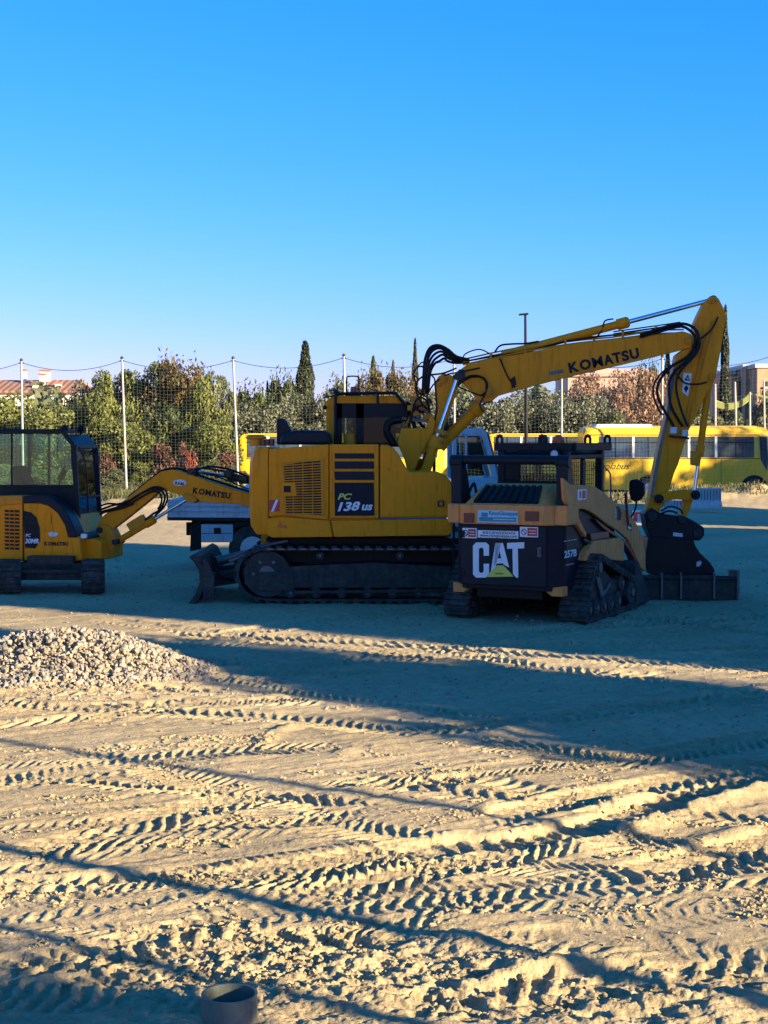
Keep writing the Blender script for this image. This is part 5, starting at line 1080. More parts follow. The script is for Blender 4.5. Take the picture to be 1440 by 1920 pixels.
# ================================================================ net fence with posts
YF=62.0
S=Fr(0,YF,0); fc=S.root('net_fence',label='tall ball net fence on pale posts with a sagging top rope behind the lot',cat='fence')
posts=[(-165,682,-165,935),(40,675,44,935),(228.5,671,238,935),(437,671,448,935),(644.5,666,650,935),(851,668,853,935),(1053,668,1053,935),(1242,668,1240,935),(1450,662,1446,935)]
tops=[]
for (x0,y0,x1,y1) in posts:
    a=S.pu(x0,y0,0); c=S.pu(x1,y1+8,0); g=MB(); g.tube([c,a],[.055,.042],10); o=g.build('post',M['pole'],fc); g=MB(); g.ball(a,.07,8); g.cyl((a[0]-.09,0,a[2]-.12),(a[0]+.09,0,a[2]-.12),.03,6); g.build('pulley',M['dst'],o); tops.append(Vector(a)-Vector((0,0,.1)))
g=MB()
for a,c in zip(tops[:-1],tops[1:]):
    pts=[a.lerp(c,k/14)-Vector((0,0,.36*4*(k/14)*(1-k/14))) for k in range(15)]; g.tube(pts,.014,5)
g.build('rope',M['dst'],fc)
g=MB(); xa,xb=tops[0].x,tops[-1].x
def sag(x,z,top):
    for a,c in zip(tops[:-1],tops[1:]):
        if a.x<=x<=c.x: k=(x-a.x)/(c.x-a.x); return a.z+(c.z-a.z)*k-.36*4*k*(1-k)
    return tops[0].z
th=.0027
zt=lambda x: sag(x,0,0)
x=xa
while x<xb:
    g.beam((x,0,0.1),(x,0,zt(x)),th,th); x+=.15
nz_=40
for j in range(nz_):
    f=j/(nz_-1); pts=[]
    n_=60
    for k in range(n_): 
        xx=xa+(xb-xa)*k/(n_-1); pts.append((xx,0,.1+(zt(xx)-.1)*f*.98+.03*math.sin(k*1.7+j)))
    for p,q in zip(pts[:-1],pts[1:]): g.beam(p,q,th,th)
g.build('net',M['net'],fc)
# side fence on the right with its rolled net
S2=Fr(0,60,0)
for i,(x0,y0,x1,y1) in enumerate([(1341,720,1342,800),(1378,716,1384,905),(1406,735,1407,900),(1432,712,1436,900)]):
    a=P(x0,y0,74); c=P(x1,y1,74); g=MB(); g.tube([(0,0,-1.0),(a[0]-c[0],0,a[2]-c[2])],[.06,.05],8); o=g.build('net_post',M['pole'],None); o.location=c
    tag(o,['short pale post left of the brick building steps','pale post with the rolled yellow net tied to it','pale post standing in front of the grey brick wing','pale post nearest the right edge of the picture'][i],'post','posts of the far side net')
g=MB()
for k in range(4):
    pts=[P(1341+(1406-1341)*t,752+k*3+ (30-2*k)*t*(1-t)*1.0-14*t**3,74.3) for t in [i/16 for i in range(17)]]; g.tube(pts,.07,5)
pts=[P(1406+60*t,738+10*t+8*t*(1-t),74.3) for t in [i/8 for i in range(9)]]; g.tube(pts,.05,5)
o=g.build('rolled_net',mat('yellow green net',(0.22,0.24,0.07),.9),None); tag(o,'yellow green net rolled up and slung between far posts','net')
# lamp column, dark, in front of the bus
g=MB(); c=P(987,915,61); a=P(985,590,61); g.tube([c,a],[.085,.05],10); g2=a; o=g.build('lamp_column',M['blk'],None); tag(o,'tall dark lamp column rising above the loader boom','lamp post')
g=MB(); g.beam((a[0]-.25,a[1],a[2]),(a[0]+.12,a[1],a[2]+.03),.22,.07); l=g.build('lamp_head',M['blk'],o,bevel=.02)
# small garden post by the red bush
g=MB(); c=P(341,905,64); a=P(341,845,64); g.cyl(c,a,.06,8); o=g.build('garden_post',M['pole'],None); tag(o,'short pale post beside the red leaved shrub','post')

# ================================================================ vegetation
LM={}
LM['olive']=leafmat('olive leaves',(0.038,0.054,0.022),(0.096,0.119,0.048),(0.183,0.194,0.092))
LM['yolive']=leafmat('yellow green leaves',(0.053,0.076,0.015),(0.133,0.156,0.033),(0.212,0.215,0.054))
LM['brown']=leafmat('autumn brown leaves',(0.034,0.039,0.013),(0.120,0.086,0.028),(0.215,0.125,0.052))
LM['pink']=leafmat('dry pinkish brown leaves',(0.107,0.065,0.038),(0.237,0.140,0.086),(0.344,0.215,0.140))
LM['cyp']=leafmat('cypress foliage',(0.013,0.023,0.013),(0.033,0.048,0.022),(0.065,0.076,0.033),.1)
LM['green']=leafmat('green leaves',(0.022,0.038,0.013),(0.058,0.086,0.022),(0.119,0.129,0.038))
LM['red']=leafmat('red leaves',(0.077,0.034,0.022),(0.170,0.034,0.022),(0.271,0.026,0.026))
LM['redb']=leafmat('reddish brown leaves',(0.054,0.038,0.022),(0.150,0.065,0.038),(0.237,0.096,0.054))
LM['grey']=leafmat('grey green olive leaves',(0.046,0.059,0.032),(0.110,0.123,0.073),(0.201,0.211,0.137))
LM['grass']=leafmat('dry grass',(0.035,0.045,0.012),(0.085,0.09,0.03),(0.17,0.15,0.07))
def leaves(cen,nrm_bias,size,asp,rg):
    """one leaf-sized quad at each centre"""
    n=len(cen); a=rg.normal(size=(n,3)); a/=np.linalg.norm(a,axis=1)[:,None]; r=rg.normal(size=(n,3)); b=np.cross(a,r); b/=np.linalg.norm(b,axis=1)[:,None]
    a=a+nrm_bias; s=size*rg.uniform(.55,1.35,(n,1))
    v=np.stack([cen-a*s*asp-b*s*.2,cen-a*s*.1-b*s,cen+a*s*asp,cen+b*s-a*s*.1],1).reshape(-1,3); return v
def quadmesh(name,v,m):
    n=len(v)//4; me=bpy.data.meshes.new(name); me.vertices.add(len(v)); me.vertices.foreach_set('co',v.astype(np.float32).ravel())
    me.loops.add(4*n); me.loops.foreach_set('vertex_index',np.arange(4*n,dtype=np.int32)); me.polygons.add(n); me.polygons.foreach_set('loop_start',np.arange(0,4*n,4,dtype=np.int32)); me.polygons.foreach_set('loop_total',np.full(n,4,np.int32)); me.update(calc_edges=True); me.materials.append(m); return me
def crown_pts(kind,h,r,n,rg):
    if kind=='cyp':
        t=rg.uniform(0,1,n)**.85; z=t*h; rad=r*np.clip((1-t)**.62*(.55+.9*np.minimum(t*5,1)*.5+.0),0,1)*(1+.18*np.sin(t*23+rg.uniform(0,6))); th=rg.uniform(0,2*np.pi,n); q=rg.uniform(.55,1.04,n)
        return np.stack([rad*q*np.cos(th),rad*q*np.sin(th),z],1)
    # clumps
    nb=int(14+r*r*5); bc=[]; 
    for i in range(nb):
        d=rg.normal(size=3); d/=np.linalg.norm(d); q=rg.uniform(.25,.92)**.6
        bc.append((d[0]*r*q,d[1]*r*q,h*.54+d[2]*h*.46*q))
    bc=np.array(bc); br=r*rg.uniform(.2,.42,nb); k=rg.integers(0,nb,n); d=rg.normal(size=(n,3)); d/=np.linalg.norm(d,axis=1)[:,None]; q=rg.uniform(.35,1.0,(n,1))**.5
    p=bc[k]+d*br[k][:,None]*q*np.array([1,1,.85]); 
    if kind=='spiky':
        up=rg.uniform(0,1,n)<.12; p[up,2]+=rg.uniform(0,.9,up.sum())
    if kind=='weep': p[:,2]-=rg.uniform(0,1.0,n)**2*.9
    p[:,2]=np.maximum(p[:,2],.05); return p
MESH={}
def tree_mesh(key,kind,lm,h,r,n,size,seed):
    n=int(n*3.0); size*=.60; rg=np.random.default_rng(seed); cen=crown_pts(kind,h,r,n,rg)
    v=leaves(cen,np.array([0,0,.5 if kind in('cyp','spiky') else -.6 if kind=='weep' else .1]),size,1.5 if kind!='cyp' else 2.0,rg); cm=quadmesh('crown',v,LM[lm])
    g=MB(); rr=random.Random(seed); hh=h*.75 if kind!='cyp' else h*.5
    g.tube([(0,0,-.3),(rr.uniform(-.1,.1),rr.uniform(-.1,.1),hh*.4),(rr.uniform(-.2,.2),rr.uniform(-.2,.2),hh)],[.05*h*.5,.035*h*.5,.012*h*.5],7)
    if kind!='cyp':
        for i in range(9):
            z=hh*rr.uniform(.15,.75); t=rr.uniform(0,6.28); q=r*rr.uniform(.5,.9); g.tube([(0,0,z),(q*.5*math.cos(t),q*.5*math.sin(t),z+h*.12),(q*math.cos(t),q*math.sin(t),z+h*.28)],[.022*h*.4,.014*h*.4,.006],5)
    tm=g.build('trunk',M['wood'],None); me=tm.data; bpy.data.objects.remove(tm); MESH[key]=(cm,me,h,r)
tree_mesh('ol1','bush','olive',5.0,2.3,5200,.105,1); tree_mesh('ol2','bush','grey',5.0,2.5,5600,.10,2); tree_mesh('yo1','weep','yolive',5.2,2.0,5400,.10,3); tree_mesh('yo2','bush','yolive',4.6,2.1,4800,.105,4)
tree_mesh('br1','spiky','brown',5.6,2.3,5600,.105,5); tree_mesh('gr1','spiky','green',5.6,2.0,4600,.11,6); tree_mesh('pk1','bush','pink',5.2,2.6,6000,.09,7); tree_mesh('cy1','cyp','cyp',7.0,.85,4200,.09,8)
tree_mesh('rd1','bush','red',1.6,.9,900,.085,9); tree_mesh('rb1','bush','redb',2.6,1.6,2600,.09,10); tree_mesh('pi1','cyp','green',4.5,1.1,1900,.12,11); tree_mesh('gr2','spiky','grey',5.0,2.1,4600,.105,12)
def plant(key,px,ytop,Y,label,wpx=None,name='tree',cat='tree',group=None,rot=None):
    cm,tm,h,r=MESH[key]; X=P(px,900,Y)[0]; H=P(px,ytop,Y)[2]; s=H/(h*1.0); o=bpy.data.objects.new(name,None); COL.objects.link(o); o.location=(X,Y,0)
    w=s if wpx is None else (wpx/2*Y/F)/r
    o.scale=(w,min(w,1.3*s),s); o.rotation_euler=(0,0,rot if rot is not None else random.uniform(0,6.28)); tag(o,label,cat,group)
    if wpx is not None and rot is None: o.rotation_euler=(0,0,random.choice([0,math.pi/2*0,math.pi]))
    for n_,me in (('crown',cm),('trunk',tm)): c=bpy.data.objects.new(n_,me); COL.objects.link(c); c.parent=o
    return o
random.seed(11)
TL=[
 ('yo2',15,742,70,150,'yellow green tree at the left edge below the tiled roof'),
 ('ol1',-50,700,72,120,'dark tree cut by the left edge beside the house'),
 ('yo2',90,765,68,150,'low olive shrub tree in front of the cream house wall'),
 ('ol1',140,757,74,110,'dark bushy tree just right of the cream house'),
 ('yo1',195,700,70,130,'drooping yellow green tree left of the second fence post'),
 ('yo1',252,702,72,110,'drooping yellow tree just right of the second fence post'),
 ('br1',330,680,72,150,'large rust brown autumn tree left of the third fence post'),
 ('yo2',385,706,70,90,'yellow brown tree against the right side of the rust brown tree'),
 ('gr1',300,760,68,120,'dark green tree low in front of the rust brown tree'),
 ('yo2',235,790,66.5,130,'yellowish bush beside the mini excavator cab'),
 ('yo2',395,790,67,120,'olive bush below the rust brown tree'),
 ('ol1',292,690,73,120,'dark olive tree just left of the rust brown tree'),
 ('ol1',236,704,74,120,'dark olive tree behind the second fence post'),
 ('ol2',168,712,75,110,'grey green tree beside the drooping yellow green tree'),
 ('gr1',372,694,75,110,'green tree behind the right side of the rust brown tree'),
 ('ol1',418,716,74,80,'small dark tree just left of the third fence post'),
 ('gr1',470,722,74,100,'spiky dark green tree right of the third fence post'),
 ('gr1',527,700,78,80,'pointed thin leaved tree between the third post and the large cypress'),
 ('ol2',490,752,69,150,'grey green olive tree above the bus end'),
 ('ol2',590,735,70,150,'grey green olive tree at the foot of the large cypress'),
 ('gr2',640,722,73,110,'olive tree just left of the excavator beacon'),
 ('br1',700,698,78,90,'orange tinged tree behind the excavator beacon'),
 ('br1',745,702,80,110,'orange brown tree left of the slim cypress'),
 ('ol2',690,742,70,150,'silvery olive tree seen behind the excavator cab roof'),
 ('ol2',775,730,71,130,'olive tree under the slim cypress'),
 ('ol1',860,725,72,130,'green olive tree seen under the boom knuckle'),
 ('ol2',930,738,69,140,'olive tree above the blue truck cab'),
 ('ol2',1000,730,71,140,'olive tree around the dark lamp column'),
 ('ol2',1080,735,69,140,'silvery olive tree beneath the boom lettering'),
 ('pk1',1088,700,79,90,'dry brown tree against the pale house wall'),
 ('pk1',1150,694,80,100,'thin dry tree in front of the pale house'),
 ('pk1',1120,700,76,130,'pinkish dry tree below the middle of the boom'),
 ('pk1',1185,690,74,150,'large pinkish brown tree left of the excavator stick'),
 ('gr1',1215,676,82,60,'small bright green tree top showing over the pinkish tree'),
 ('pk1',1240,706,77,110,'brown tree behind the excavator stick hoses'),
 ('ol1',1150,778,68,120,'dark olive bush over the roof of the right bus'),
 ('ol1',1310,765,72,110,'dark green tree between the stick and its cylinder'),
 ('ol1',1262,745,75,90,'dark tree directly behind the excavator stick'),
 ('gr2',1435,752,72,70,'grey green tree cut by the right edge'),
 ('ol1',1375,775,78,90,'dark shrub at the foot of the brick building'),
]
for k,px,yt,Y,w,lab in TL: plant(k,px,yt,(Y+6 if px>430 else Y),lab,w)
for px,yt,Y,w,lab in [(573,642,84,64,'large dark cypress left of the excavator cab'),(778,637,96,24,'slim cypress behind the boom hoses'),(1357,575,90,30,'tall cypress touching the right side of the stick top'),(1250,640,92,26,'cypress half hidden behind the upper stick'),(502,716,84,20,'small rounded cypress left of the large cypress')]:
    plant('cy1',px,yt,Y,lab,w,name='cypress',cat='cypress')
for px,yt,Y,w,lab in [(700,674,90,40,'dark small fir top left of the orange brown tree'),(737,682,92,26,'dark small fir top just left of the slim cypress')]: plant('pi1',px,yt,Y,lab,w,name='fir_tree',cat='fir tree')
for k,px,yt,Y,w,lab in [('ol1',250,905,62.8,110,'dark low growth at the foot of the second post'),('ol1',350,900,62.9,100,'dark low growth just left of the third post'),('gr1',430,898,63,90,'dark green growth at the foot of the third post'),('ol2',180,908,62.8,70,'low grey bush beside the mini excavator cab front'),('rd1',345,828,64,45,'bright red leaved shrub by the short pale post'),('rd1',295,832,64.5,30,'small red leaved shrub left of the bright one'),('rb1',320,838,64.8,110,'reddish brown bush under the red leaves'),('rb1',410,850,65,110,'brown bush right of the red shrub'),('rb1',210,850,65,80,'brown bush right of the mini excavator cab'),('yo2',270,868,64,60,'yellow green low bush under the red shrubs'),('ol1',400,866,64,100,'dark green hedge bush above the mini excavator arm'),('ol1',215,880,63.5,70,'dark low bush right of the mini excavator'),('ol1',60,880,64,130,'green bush seen through the mini excavator cab'),('yo2',0,870,64.5,110,'yellowish bush seen through the left cab window'),('yo2',130,880,64.5,100,'olive bush behind the mini excavator windscreen'),('yo2',330,880,63.5,90,'olive bush low in front of the red shrubs'),('ol1',560,880,74,180,'dark bush hidden mostly by the large excavator'),('ol1',740,840,76,180,'dark green bush seen through the large excavator cab')]:
    plant(k,px,yt,Y,lab,w,name='shrub',cat='shrub')
# far wood closing the view behind the named trees
rg=np.random.default_rng(50); n=26000; xx=rg.uniform(-34,36,n); hh=2.6+1.0*np.sin(xx*.9)+.7*np.sin(xx*2.3+1); cen=np.stack([xx,rg.uniform(84,90,n),rg.uniform(0,1,n)**.8*(hh+1.2)],1)
o=bpy.data.objects.new('far_wood',quadmesh('far_wood',leaves(cen,np.array([0,0,.1]),.17,1.5,rg),LM['olive'])); COL.objects.link(o); tag(o,'dense green wood closing the view behind the trees','wood',kind='stuff')
# verge grass
def grass(name,label,xr,yr,n,h,lm):
    rg=np.random.default_rng(len(label)); x=rg.uniform(*xr,n); y=rg.uniform(*yr,n); z=height(x[None,:],y[None,:])[0]; p=np.stack([x,y,z],1); d=rg.normal(size=(n,3))*np.array([.35,.35,0])+np.array([0,0,1]); w=np.stack([rg.normal(size=n),rg.normal(size=n)*.3,np.zeros(n)],1); w/=np.linalg.norm(w,axis=1)[:,None]
    H=h*rg.uniform(.4,1.3,(n,1)); v=np.stack([p-w*.025,p+w*.025,p+d*H+w*.008,p+d*H-w*.008],1).reshape(-1,3); o=bpy.data.objects.new(name,quadmesh(name,v,LM[lm])); COL.objects.link(o); tag(o,label,'grass',kind='stuff')
grass('verge_grass','rough grass on the bank below the school bus',(8,17.5),(55,64),5000,.16,'grass')
grass('dry_grass','dry grass along the foot of the net fence on the left',(-17,8),(52.5,63),14000,.3,'grass')
grass('green_weeds','green weeds growing along the bus wheels',(11,17),(60,64),3500,.2,'green')
# ================================================================ barriers
def barrier(px0,px1,y0,y1,Y,label,red=False):
    a=P(px0,y1,Y); c=P(px1,y1,Y); w=c[0]-a[0]; h=P(px0,y0,Y)[2]-a[2]; S=Fr((a[0]+c[0])/2,Y,0,a[2]); r=S.root('road_barrier',label=label,cat='barrier')
    prof=[(-.28,0),(-.26,h*.22),(-.12,h*.42),(-.09,h),(.09,h),(.12,h*.42),(.26,h*.22),(.28,0)]
    g=MB(); g.prism(prof,-w/2,w/2,ax='u'); g.build('barrier_body',M['conc'] if not red else M['wht'],r,bevel=.02)
    g=MB()
    k=9
    for i in range(k): u=-w/2+w*(i+.5)/k; g.beam((u,-.135,h*.42),(u,-.105,h*.95),.02,.01)
    g.build('groove',M['dst'],r)
    if red: g=MB(); g.box(-w/2,-w/2+.1,-.15,-.09,.1,h*.9); g.box(-w/2,w/2,-.14,-.1,h*.80,h*.9); g.build('red_stripe',M['red'],r)
b0=barrier(1299,1351,915,954,50,'pale grooved concrete barrier right of the bucket cylinder')
barrier(1186,1230,957,989,44,'white barrier with red edge behind the loader mirror',True)
barrier(1236,1290,938,960,52,'pale barrier lying behind the bucket linkage')
# ================================================================ buildings
H=Fr(P(70,760,120)[0],120,0)
hr=H.root('house',label='cream house with a terracotta roof and chimneys behind the trees on the left',cat='house')
wl=mat('cream plaster',(0.72,0.66,0.52),.9,scale=.5); 
def hz(l,v=0): return H.uz(l,v)
x0,x1=H.pu(-60,760,0)[0],H.pu(140,760,0)[0]; ze=H.pu(70,736,0)[2]
g=MB(); g.box(x0,x1,0,9,0,ze); g.build('wall',wl,hr)
g=MB(); zr=ze+1.05+.35; zt_=H.pu(70,712,0)[2]
def rooft():
    m=bpy.data.materials.new('terracotta tiles'); m.use_nodes=True; t=m.node_tree; b=t.nodes['Principled BSDF']; tc=nd(t,'ShaderNodeTexCoord'); wv=nd(t,'ShaderNodeTexWave'); wv.inputs['Scale'].default_value=.62; wv.inputs['Distortion'].default_value=.4; t.links.new(tc.outputs['Object'],wv.inputs['Vector'])
    cr=nd(t,'ShaderNodeValToRGB'); cr.color_ramp.elements[0].color=(.13,.06,.04,1); cr.color_ramp.elements[1].color=(.40,.21,.13,1); t.links.new(wv.outputs[0],cr.inputs[0]); t.links.new(cr.outputs[0],b.inputs['Base Color']); b.inputs['Roughness'].default_value=.9; return m
g.loft([(x0-.4,-.4,ze-.02),(x1+.4,-.4,ze-.02),(x1+.4,-.4,ze+.12),(x0-.4,-.4,ze+.12)],[(x0+.4,4.2,zt_),(x1-.2,4.2,zt_),(x1-.2,4.2,zt_+.14),(x0+.4,4.2,zt_+.14)]); g.loft([(x0-.4,9.4,ze-.02),(x1+.4,9.4,ze-.02),(x1+.4,9.4,ze+.12),(x0-.4,9.4,ze+.12)],[(x0+.4,4.2,zt_),(x1-.2,4.2,zt_),(x1-.2,4.2,zt_+.14),(x0+.4,4.2,zt_+.14)])
rf=g.build('roof',rooft(),hr)
g=MB(); g.box(x0-.1,x1+.1,-.12,0,ze-1.9,ze-1.6); g.build('string_course',wl,hr)
for (a,c,y0,y1) in ((62,69,757,764),(92,97,742,752),(20,28,748,762)):
    g=MB(); p=H.pu(a,y1,0); q=H.pu(c,y0,0); g.box(p[0],q[0],-.03,.05,p[2],q[2]); g.build('window',M['bglass'],hr)
for (a,c,y0,y1,v) in ((74,82,700,731,2.0),(75,92,693,712,3.5),(61,69,719,735,.8),(103,113,716,734,1.0),(42,47,692,716,3.0)):
    p=H.pu(a,y1,v); q=H.pu(c,y0,v); g=MB(); g.box(p[0],q[0],v,v+.6,p[2]-.3,q[2]-.15); o=g.build('chimney',wl,rf,bevel=.01); g=MB(); g.box(p[0]-.08,q[0]+.08,v-.08,v+.68,q[2]-.12,q[2]); g.build('chimney_cap',mat('terracotta cap',(.3,.12,.07),.9) if (a==74) else bpy.data.materials['terracotta cap'],o)
# pale house behind the pinkish trees
H=Fr(P(1150,700,110)[0],110,0); hr=H.root('house',label='pale pink house half hidden behind the dry trees under the boom',cat='house')
pw=mat('pinkish plaster',(0.42,0.30,0.24),.9,scale=.6)
g=MB(); g.box(H.pu(1065,700,0)[0],H.pu(1262,700,0)[0],0,8,0,H.pu(1150,706,0)[2]); g.box(H.pu(1120,700,0)[0],H.pu(1225,700,0)[0],1,8,0,H.pu(1150,690,0)[2]); g.build('wall',pw,hr)
g=MB(); z=H.pu(1150,706,0)[2]; g.box(H.pu(1062,700,0)[0],H.pu(1265,700,0)[0],-.2,8.2,z,z+.25); g.build('cornice',pw,hr)
for a in (1078,1100,1235): g=MB(); p=H.pu(a,735,0); q=H.pu(a+12,716,0); g.box(p[0],q[0],-.03,.05,p[2],q[2]); g.build('window',M['bglass'],hr)
# brick building on the right
def brick():
    m=bpy.data.materials.new('brick'); m.use_nodes=True; t=m.node_tree; b=t.nodes['Principled BSDF']; tc=nd(t,'ShaderNodeTexCoord'); mp=nd(t,'ShaderNodeMapping'); mp.inputs['Rotation'].default_value=(math.pi/2,0,0); br=nd(t,'ShaderNodeTexBrick'); br.inputs['Scale'].default_value=2.0; br.inputs['Color1'].default_value=(.55,.26,.14,1); br.inputs['Color2'].default_value=(.44,.20,.11,1); br.inputs['Mortar'].default_value=(.45,.32,.22,1)
    t.links.new(tc.outputs['Object'],mp.inputs[0]); t.links.new(mp.outputs[0],br.inputs[0]); t.links.new(br.outputs[0],b.inputs['Base Color']); b.inputs['Roughness'].default_value=.9; return m
BK=brick(); H=Fr(P(1400,760,95)[0],95,0); hr=H.root('brick_building',label='stepped brown brick building with flat roofs at the right edge',cat='building')
g=MB()
def blk(a,c,y0,v0,v1): g.box(H.pu(a,800,v0)[0],H.pu(c,800,v0)[0],v0,v1,0,H.pu(a,y0,v0)[2])
blk(1350,1375,700,2,9); blk(1372,1400,704,1,9); blk(1396,1430,690,0,9); blk(1419,1520,688.5,-2,9); g.build('wall',BK,hr)
g=MB()
for (a,c,y0,v0) in ((1349,1376,698.5,2),(1394,1430,688,0),(1417,1522,686.5,-2)): z=H.pu(a,y0,v0)[2]; g.box(H.pu(a,800,v0)[0]-.1,H.pu(c,800,v0)[0]+.1,v0-.12,v0+6,z-.1,z+.14)
g.build('parapet',M['conc'],hr)
for (a,c,y0,y1,v) in ((1356,1362,712,745,2),(1366,1371,712,745,2),(1379,1394,715,742,1),(1402,1408,712,742,0),(1414,1417,712,742,0),(1356,1362,755,785,2),(1381,1392,755,785,1),(1432,1440,715,725,-2),(1432,1440,745,770,-2),(1450,1465,715,760,-2)):
    p=H.pu(a,y1,v); q=H.pu(c,y0,v); gg=MB(); gg.box(p[0],q[0],v-.04,v+.05,p[2],q[2]); w=gg.build('window',M['bglass'],hr); gg=MB(); gg.box(p[0]-.06,q[0]+.06,v-.1,v,p[2]-.12,p[2]); gg.build('sill',M['conc'],w)
# ================================================================ stone heap
rg=np.random.default_rng(3)
bm=bmesh.new(); bmesh.ops.create_icosphere(bm,subdivisions=1,radius=1); ico=np.array([v.co[:] for v in bm.verts]); icf=[[v.index for v in f.verts] for f in bm.faces]; bm.free()
def stones(name,label,pos,sz,m,seed):
    rg=np.random.default_rng(seed); V=[];Fc=[]; k=0
    for p,s in zip(pos,sz):
        j=ico.copy(); ax=rg.normal(size=3); ax/=np.linalg.norm(ax)
        # angular faces: clip the ball by random planes
        for _ in range(7):
            nrm=rg.normal(size=3); nrm/=np.linalg.norm(nrm); d=j@nrm; lim=rg.uniform(.35,.8); j=j-np.where(d>lim,d-lim,0)[:,None]*nrm
        j=j*np.array([1,rg.uniform(.6,1),rg.uniform(.5,.9)]); a=rg.normal(size=(3,3)); q,_=np.linalg.qr(a); j=j@q.T*s+p
        V.append(j); Fc+= [[i+k for i in f] for f in icf]; k+=len(ico)
    me=bpy.data.meshes.new(name); me.from_pydata(np.concatenate(V).tolist(),[],Fc); me.materials.append(m); o=bpy.data.objects.new(name,me); COL.objects.link(o); tag(o,label,'gravel',kind='stuff'); return o
stm=bpy.data.materials.new('crushed stone'); stm.use_nodes=True; t=stm.node_tree; b=t.nodes['Principled BSDF']; ge=nd(t,'ShaderNodeNewGeometry'); cr=nd(t,'ShaderNodeValToRGB'); cr.color_ramp.elements[0].color=(.16,.138,.11,1); cr.color_ramp.elements[1].color=(.34,.295,.23,1); t.links.new(ge.outputs['Random Per Island'],cr.inputs[0])
n5=nd(t,'ShaderNodeTexNoise'); n5.inputs['Scale'].default_value=14; mm=nd(t,'ShaderNodeVectorMath',operation='SCALE'); mr=nd(t,'ShaderNodeMapRange'); mr.inputs[3].default_value=.75; mr.inputs[4].default_value=1.2; t.links.new(ge.outputs['Position'],n5.inputs['Vector']); t.links.new(n5.outputs[0],mr.inputs[0]); t.links.new(cr.outputs[0],mm.inputs[0]); t.links.new(mr.outputs[0],mm.inputs['Scale']); t.links.new(mm.outputs[0],b.inputs['Base Color']); b.inputs['Roughness'].default_value=.9
cx,cy,_=G(120,1262); n=7500
th=rg.uniform(0,2*np.pi,n); rr=np.sqrt(rg.uniform(0,1,n)); X=cx-.1+1.62*rr*np.cos(th); Y=cy+1.25*rr*np.sin(th)
Z=height(X[None,:],Y[None,:])[0]+rg.uniform(-.01,.075,n)*(1-rr**3)+.005
sz=.016+.034*rg.uniform(0,1,n)**1.9
stones('gravel_heap','heap of angular pale crushed stones at the left of the lot',np.stack([X,Y,Z],1),sz,stm,4)
n=900; D=rg.uniform(6,24,n)**1.0; X=D*rg.uniform(-.26,.26,n); Z=height(X[None,:],D[None,:])[0]+.002; stones('scattered_gravel','small loose stones scattered over the sandy ground',np.stack([X,D,Z],1),rg.uniform(.006,.02,n)*(1+.0*D),stm,6)
n=3200; D=rg.uniform(12,31,n); X=D*rg.uniform(-.27,.27,n); w=fbm(X/1.5,D/.8,2,500); k=w>-.12; X=X[k]; D=D[k]; Z=height(X[None,:],D[None,:])[0]+.003; stones('yard_gravel','coarse loose stones strewn around the parked machines',np.stack([X,D,Z],1),.010+.024*rg.uniform(0,1,len(X))**3,stm,12)
n=500; X=cx+rg.normal(size=n)*1.3; Y=cy-1.2+rg.normal(size=n)*.35; Z=height(X[None,:],Y[None,:])[0]+.004; stones('spilled_gravel','small stones spilled along the near foot of the heap',np.stack([X,Y,Z],1),rg.uniform(.008,.03,n),stm,8)
# crumbs of dry soil
n=60000; D=rg.uniform(5.6,12,n); X=D*rg.uniform(-.27,.27,n); w=fbm(X/.5,D/.22,3,400)+.5*fbm(X/.12,D/.12,2,410); k=np.argsort(-w+rg.normal(size=n)*.12)[:9000]; D=D[k]; X=X[k]; n=len(k)
Z=height(X[None,:],D[None,:])[0]; t0=(1+5**.5)/2; ib=np.array([(-1,t0,0),(1,t0,0),(-1,-t0,0),(1,-t0,0),(0,-1,t0),(0,1,t0),(0,-1,-t0),(0,1,-t0),(t0,0,-1),(t0,0,1),(-t0,0,-1),(-t0,0,1)])/1.9
fb=np.array([(0,11,5),(0,5,1),(0,1,7),(0,7,10),(0,10,11),(1,5,9),(5,11,4),(11,10,2),(10,7,6),(7,1,8),(3,9,4),(3,4,2),(3,2,6),(3,6,8),(3,8,9),(4,9,5),(2,4,11),(6,2,10),(8,6,7),(9,8,1)])
sz=.0025+.012*rg.uniform(0,1,n)**3; V=ib[None]*(1+.35*rg.normal(size=(n,12,1)))*sz[:,None,None]*np.array([1.2,1.2,.8])+np.stack([X,D,Z+sz*.3],1)[:,None,:]
me=bpy.data.meshes.new('soil_crumbs'); me.from_pydata(V.reshape(-1,3).tolist(),[],(fb[None]+12*np.arange(n)[:,None,None]).reshape(-1,3).tolist()); me.materials.append(M['sand']); o=bpy.data.objects.new('soil_crumbs',me); COL.objects.link(o); tag(o,'crumbs of dry sandy soil lying over the tyre prints','soil',kind='stuff')
# pipe in the foreground
D=P(430,1862,6.05); pr=.112; z1=D[2]; zg=gz(D[0],D[1])
vs=[];fs=[];n=48
for (r,z) in ((pr,-.35),(pr,z1-.0),(pr-.0,z1),(pr-.009,z1),(pr-.009,-.35)):
    for k in range(n): t_=2*math.pi*k/n; vs.append((r*math.cos(t_),r*math.sin(t_),z))
for i in range(4):
    for k in range(n): fs.append((i*n+k,i*n+(k+1)%n,(i+1)*n+(k+1)%n,(i+1)*n+k))
g=MB(); g.add(vs,fs); pm=mat('grey plastic pipe',(.10,.125,.095),.5,dirt=.35,dirtcol=(.30,.26,.17),scale=12,bump=.15); o=g.build('plastic_pipe',pm,None); o.location=(D[0],D[1],0); tag(o,'short grey plastic pipe stub standing in the sand at the bottom edge','pipe')
g=MB(); g.cyl((D[0],D[1],-.3),(D[0],D[1],z1-.09),pr-.012,24); 
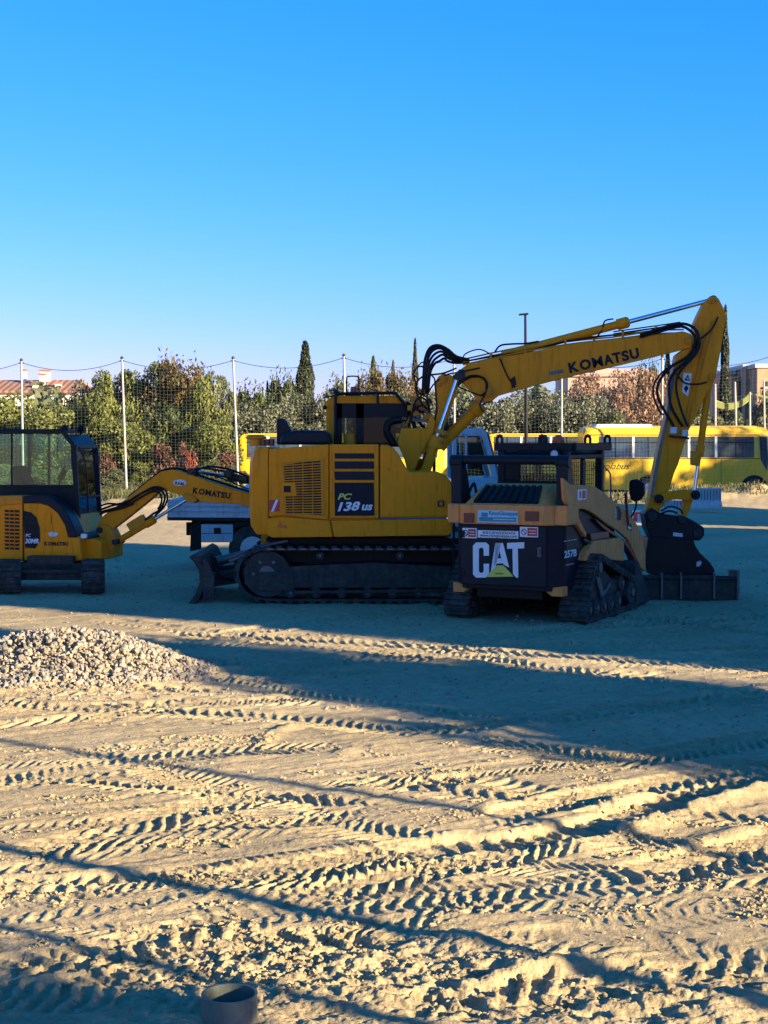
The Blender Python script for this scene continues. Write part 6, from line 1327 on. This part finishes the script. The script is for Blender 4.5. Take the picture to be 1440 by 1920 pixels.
# ================================================================ what stands outside the frame, towards the sun
def lc(l,c): a=SUN_AZ; return (l*math.cos(a)+c*math.sin(a), -l*math.sin(a)+c*math.cos(a))
def hall(c0,c1,l0,dep,h,label):
    cx_,cy_=lc(l0+dep/2,(c0+c1)/2); S=Fr(cx_,cy_,-SUN_AZ); r=S.root('warehouse',label=label,cat='building'); w=(c1-c0)/2
    g=MB(); g.box(-dep/2,dep/2,-w,w,-.2,h); g.build('wall',wl,r); g=MB(); g.box(-dep/2-.2,dep/2+.2,-w-.0,w+.0,h,h+.3); g.build('roof',M['conc'],r)
    for k in range(int(w*2//4)):
        g=MB(); v=-w+2+k*4; g.box(-dep/2-.04,-dep/2+.04,v-.7,v+.7,1.2,3.0); g.build('window',M['bglass'],r)
    return r
hall(15.1,26.0,17,10,13.4,'tall cream hall right of the lot whose shade covers the machines')
hall(26.0,39.3,16,10,9.0,'lower cream hall beyond the tall one')
hall(40.4,50.5,14,10,9.2,'cream hall farthest along the right side')
def sidepost(c,l,r,h,label):
    x,y=lc(l,c); g=MB(); g.tube([(0,0,-.3),(.0,0,h*.5),(.02,.02,h)],[r,r*.9,r*.7],10); o=g.build('side_post',M['wood'],None); o.location=(x,y,0); tag(o,label,'post')
sidepost(8.3,7,.058,7.0,'slim wooden post casting the far thin shadow'); sidepost(6.1,6,.078,6.5,'thick wooden post casting the middle shadow'); sidepost(5.1,5.5,.055,6,'slim wooden post casting the near left shadow')
def sidetree(key,c,l,s,sw,label,zoff=0):
    cm,tm,h,r=MESH[key]; x,y=lc(l,c); o=bpy.data.objects.new('tree',None); COL.objects.link(o); o.location=(x,y,zoff); o.scale=(sw,sw,s); tag(o,label,'tree')
    for n_,me in (('crown',cm),('trunk',tm)): q=bpy.data.objects.new(n_,me); COL.objects.link(q); q.parent=o
sidetree('ol2',11.5,8,.88,.52,'small olive tree beside the right of the lot'); sidetree('ol1',12.7,10,1.35,.5,'olive tree beside the right of the lot'); sidetree('gr1',12.8,15,1.5,.5,'green tree behind the olive tree at the right'); sidetree('ol2',12.8,20,1.7,.45,'second olive tree at the right')
sidetree('yo2',13.6,22,1.5,.35,'slim yellow tree at the right'); sidetree('ol1',3.4,9,1.1,.6,'olive tree right behind the camera'); sidetree('gr1',3.4,13,1.2,.5,'green tree right behind the camera')

sidetree('ol1',60.3,0,1.75,1.0,'broad olive tree far right of the school bus'); sidetree('yo2',63.6,3,2.0,.8,'tall yellowish tree far right of the school bus')
for k in range(4): sidepost(61.4+k*1.15,1+k,.07,9,['first','second','third','fourth'][k]+' tall post in the row right of the school bus')
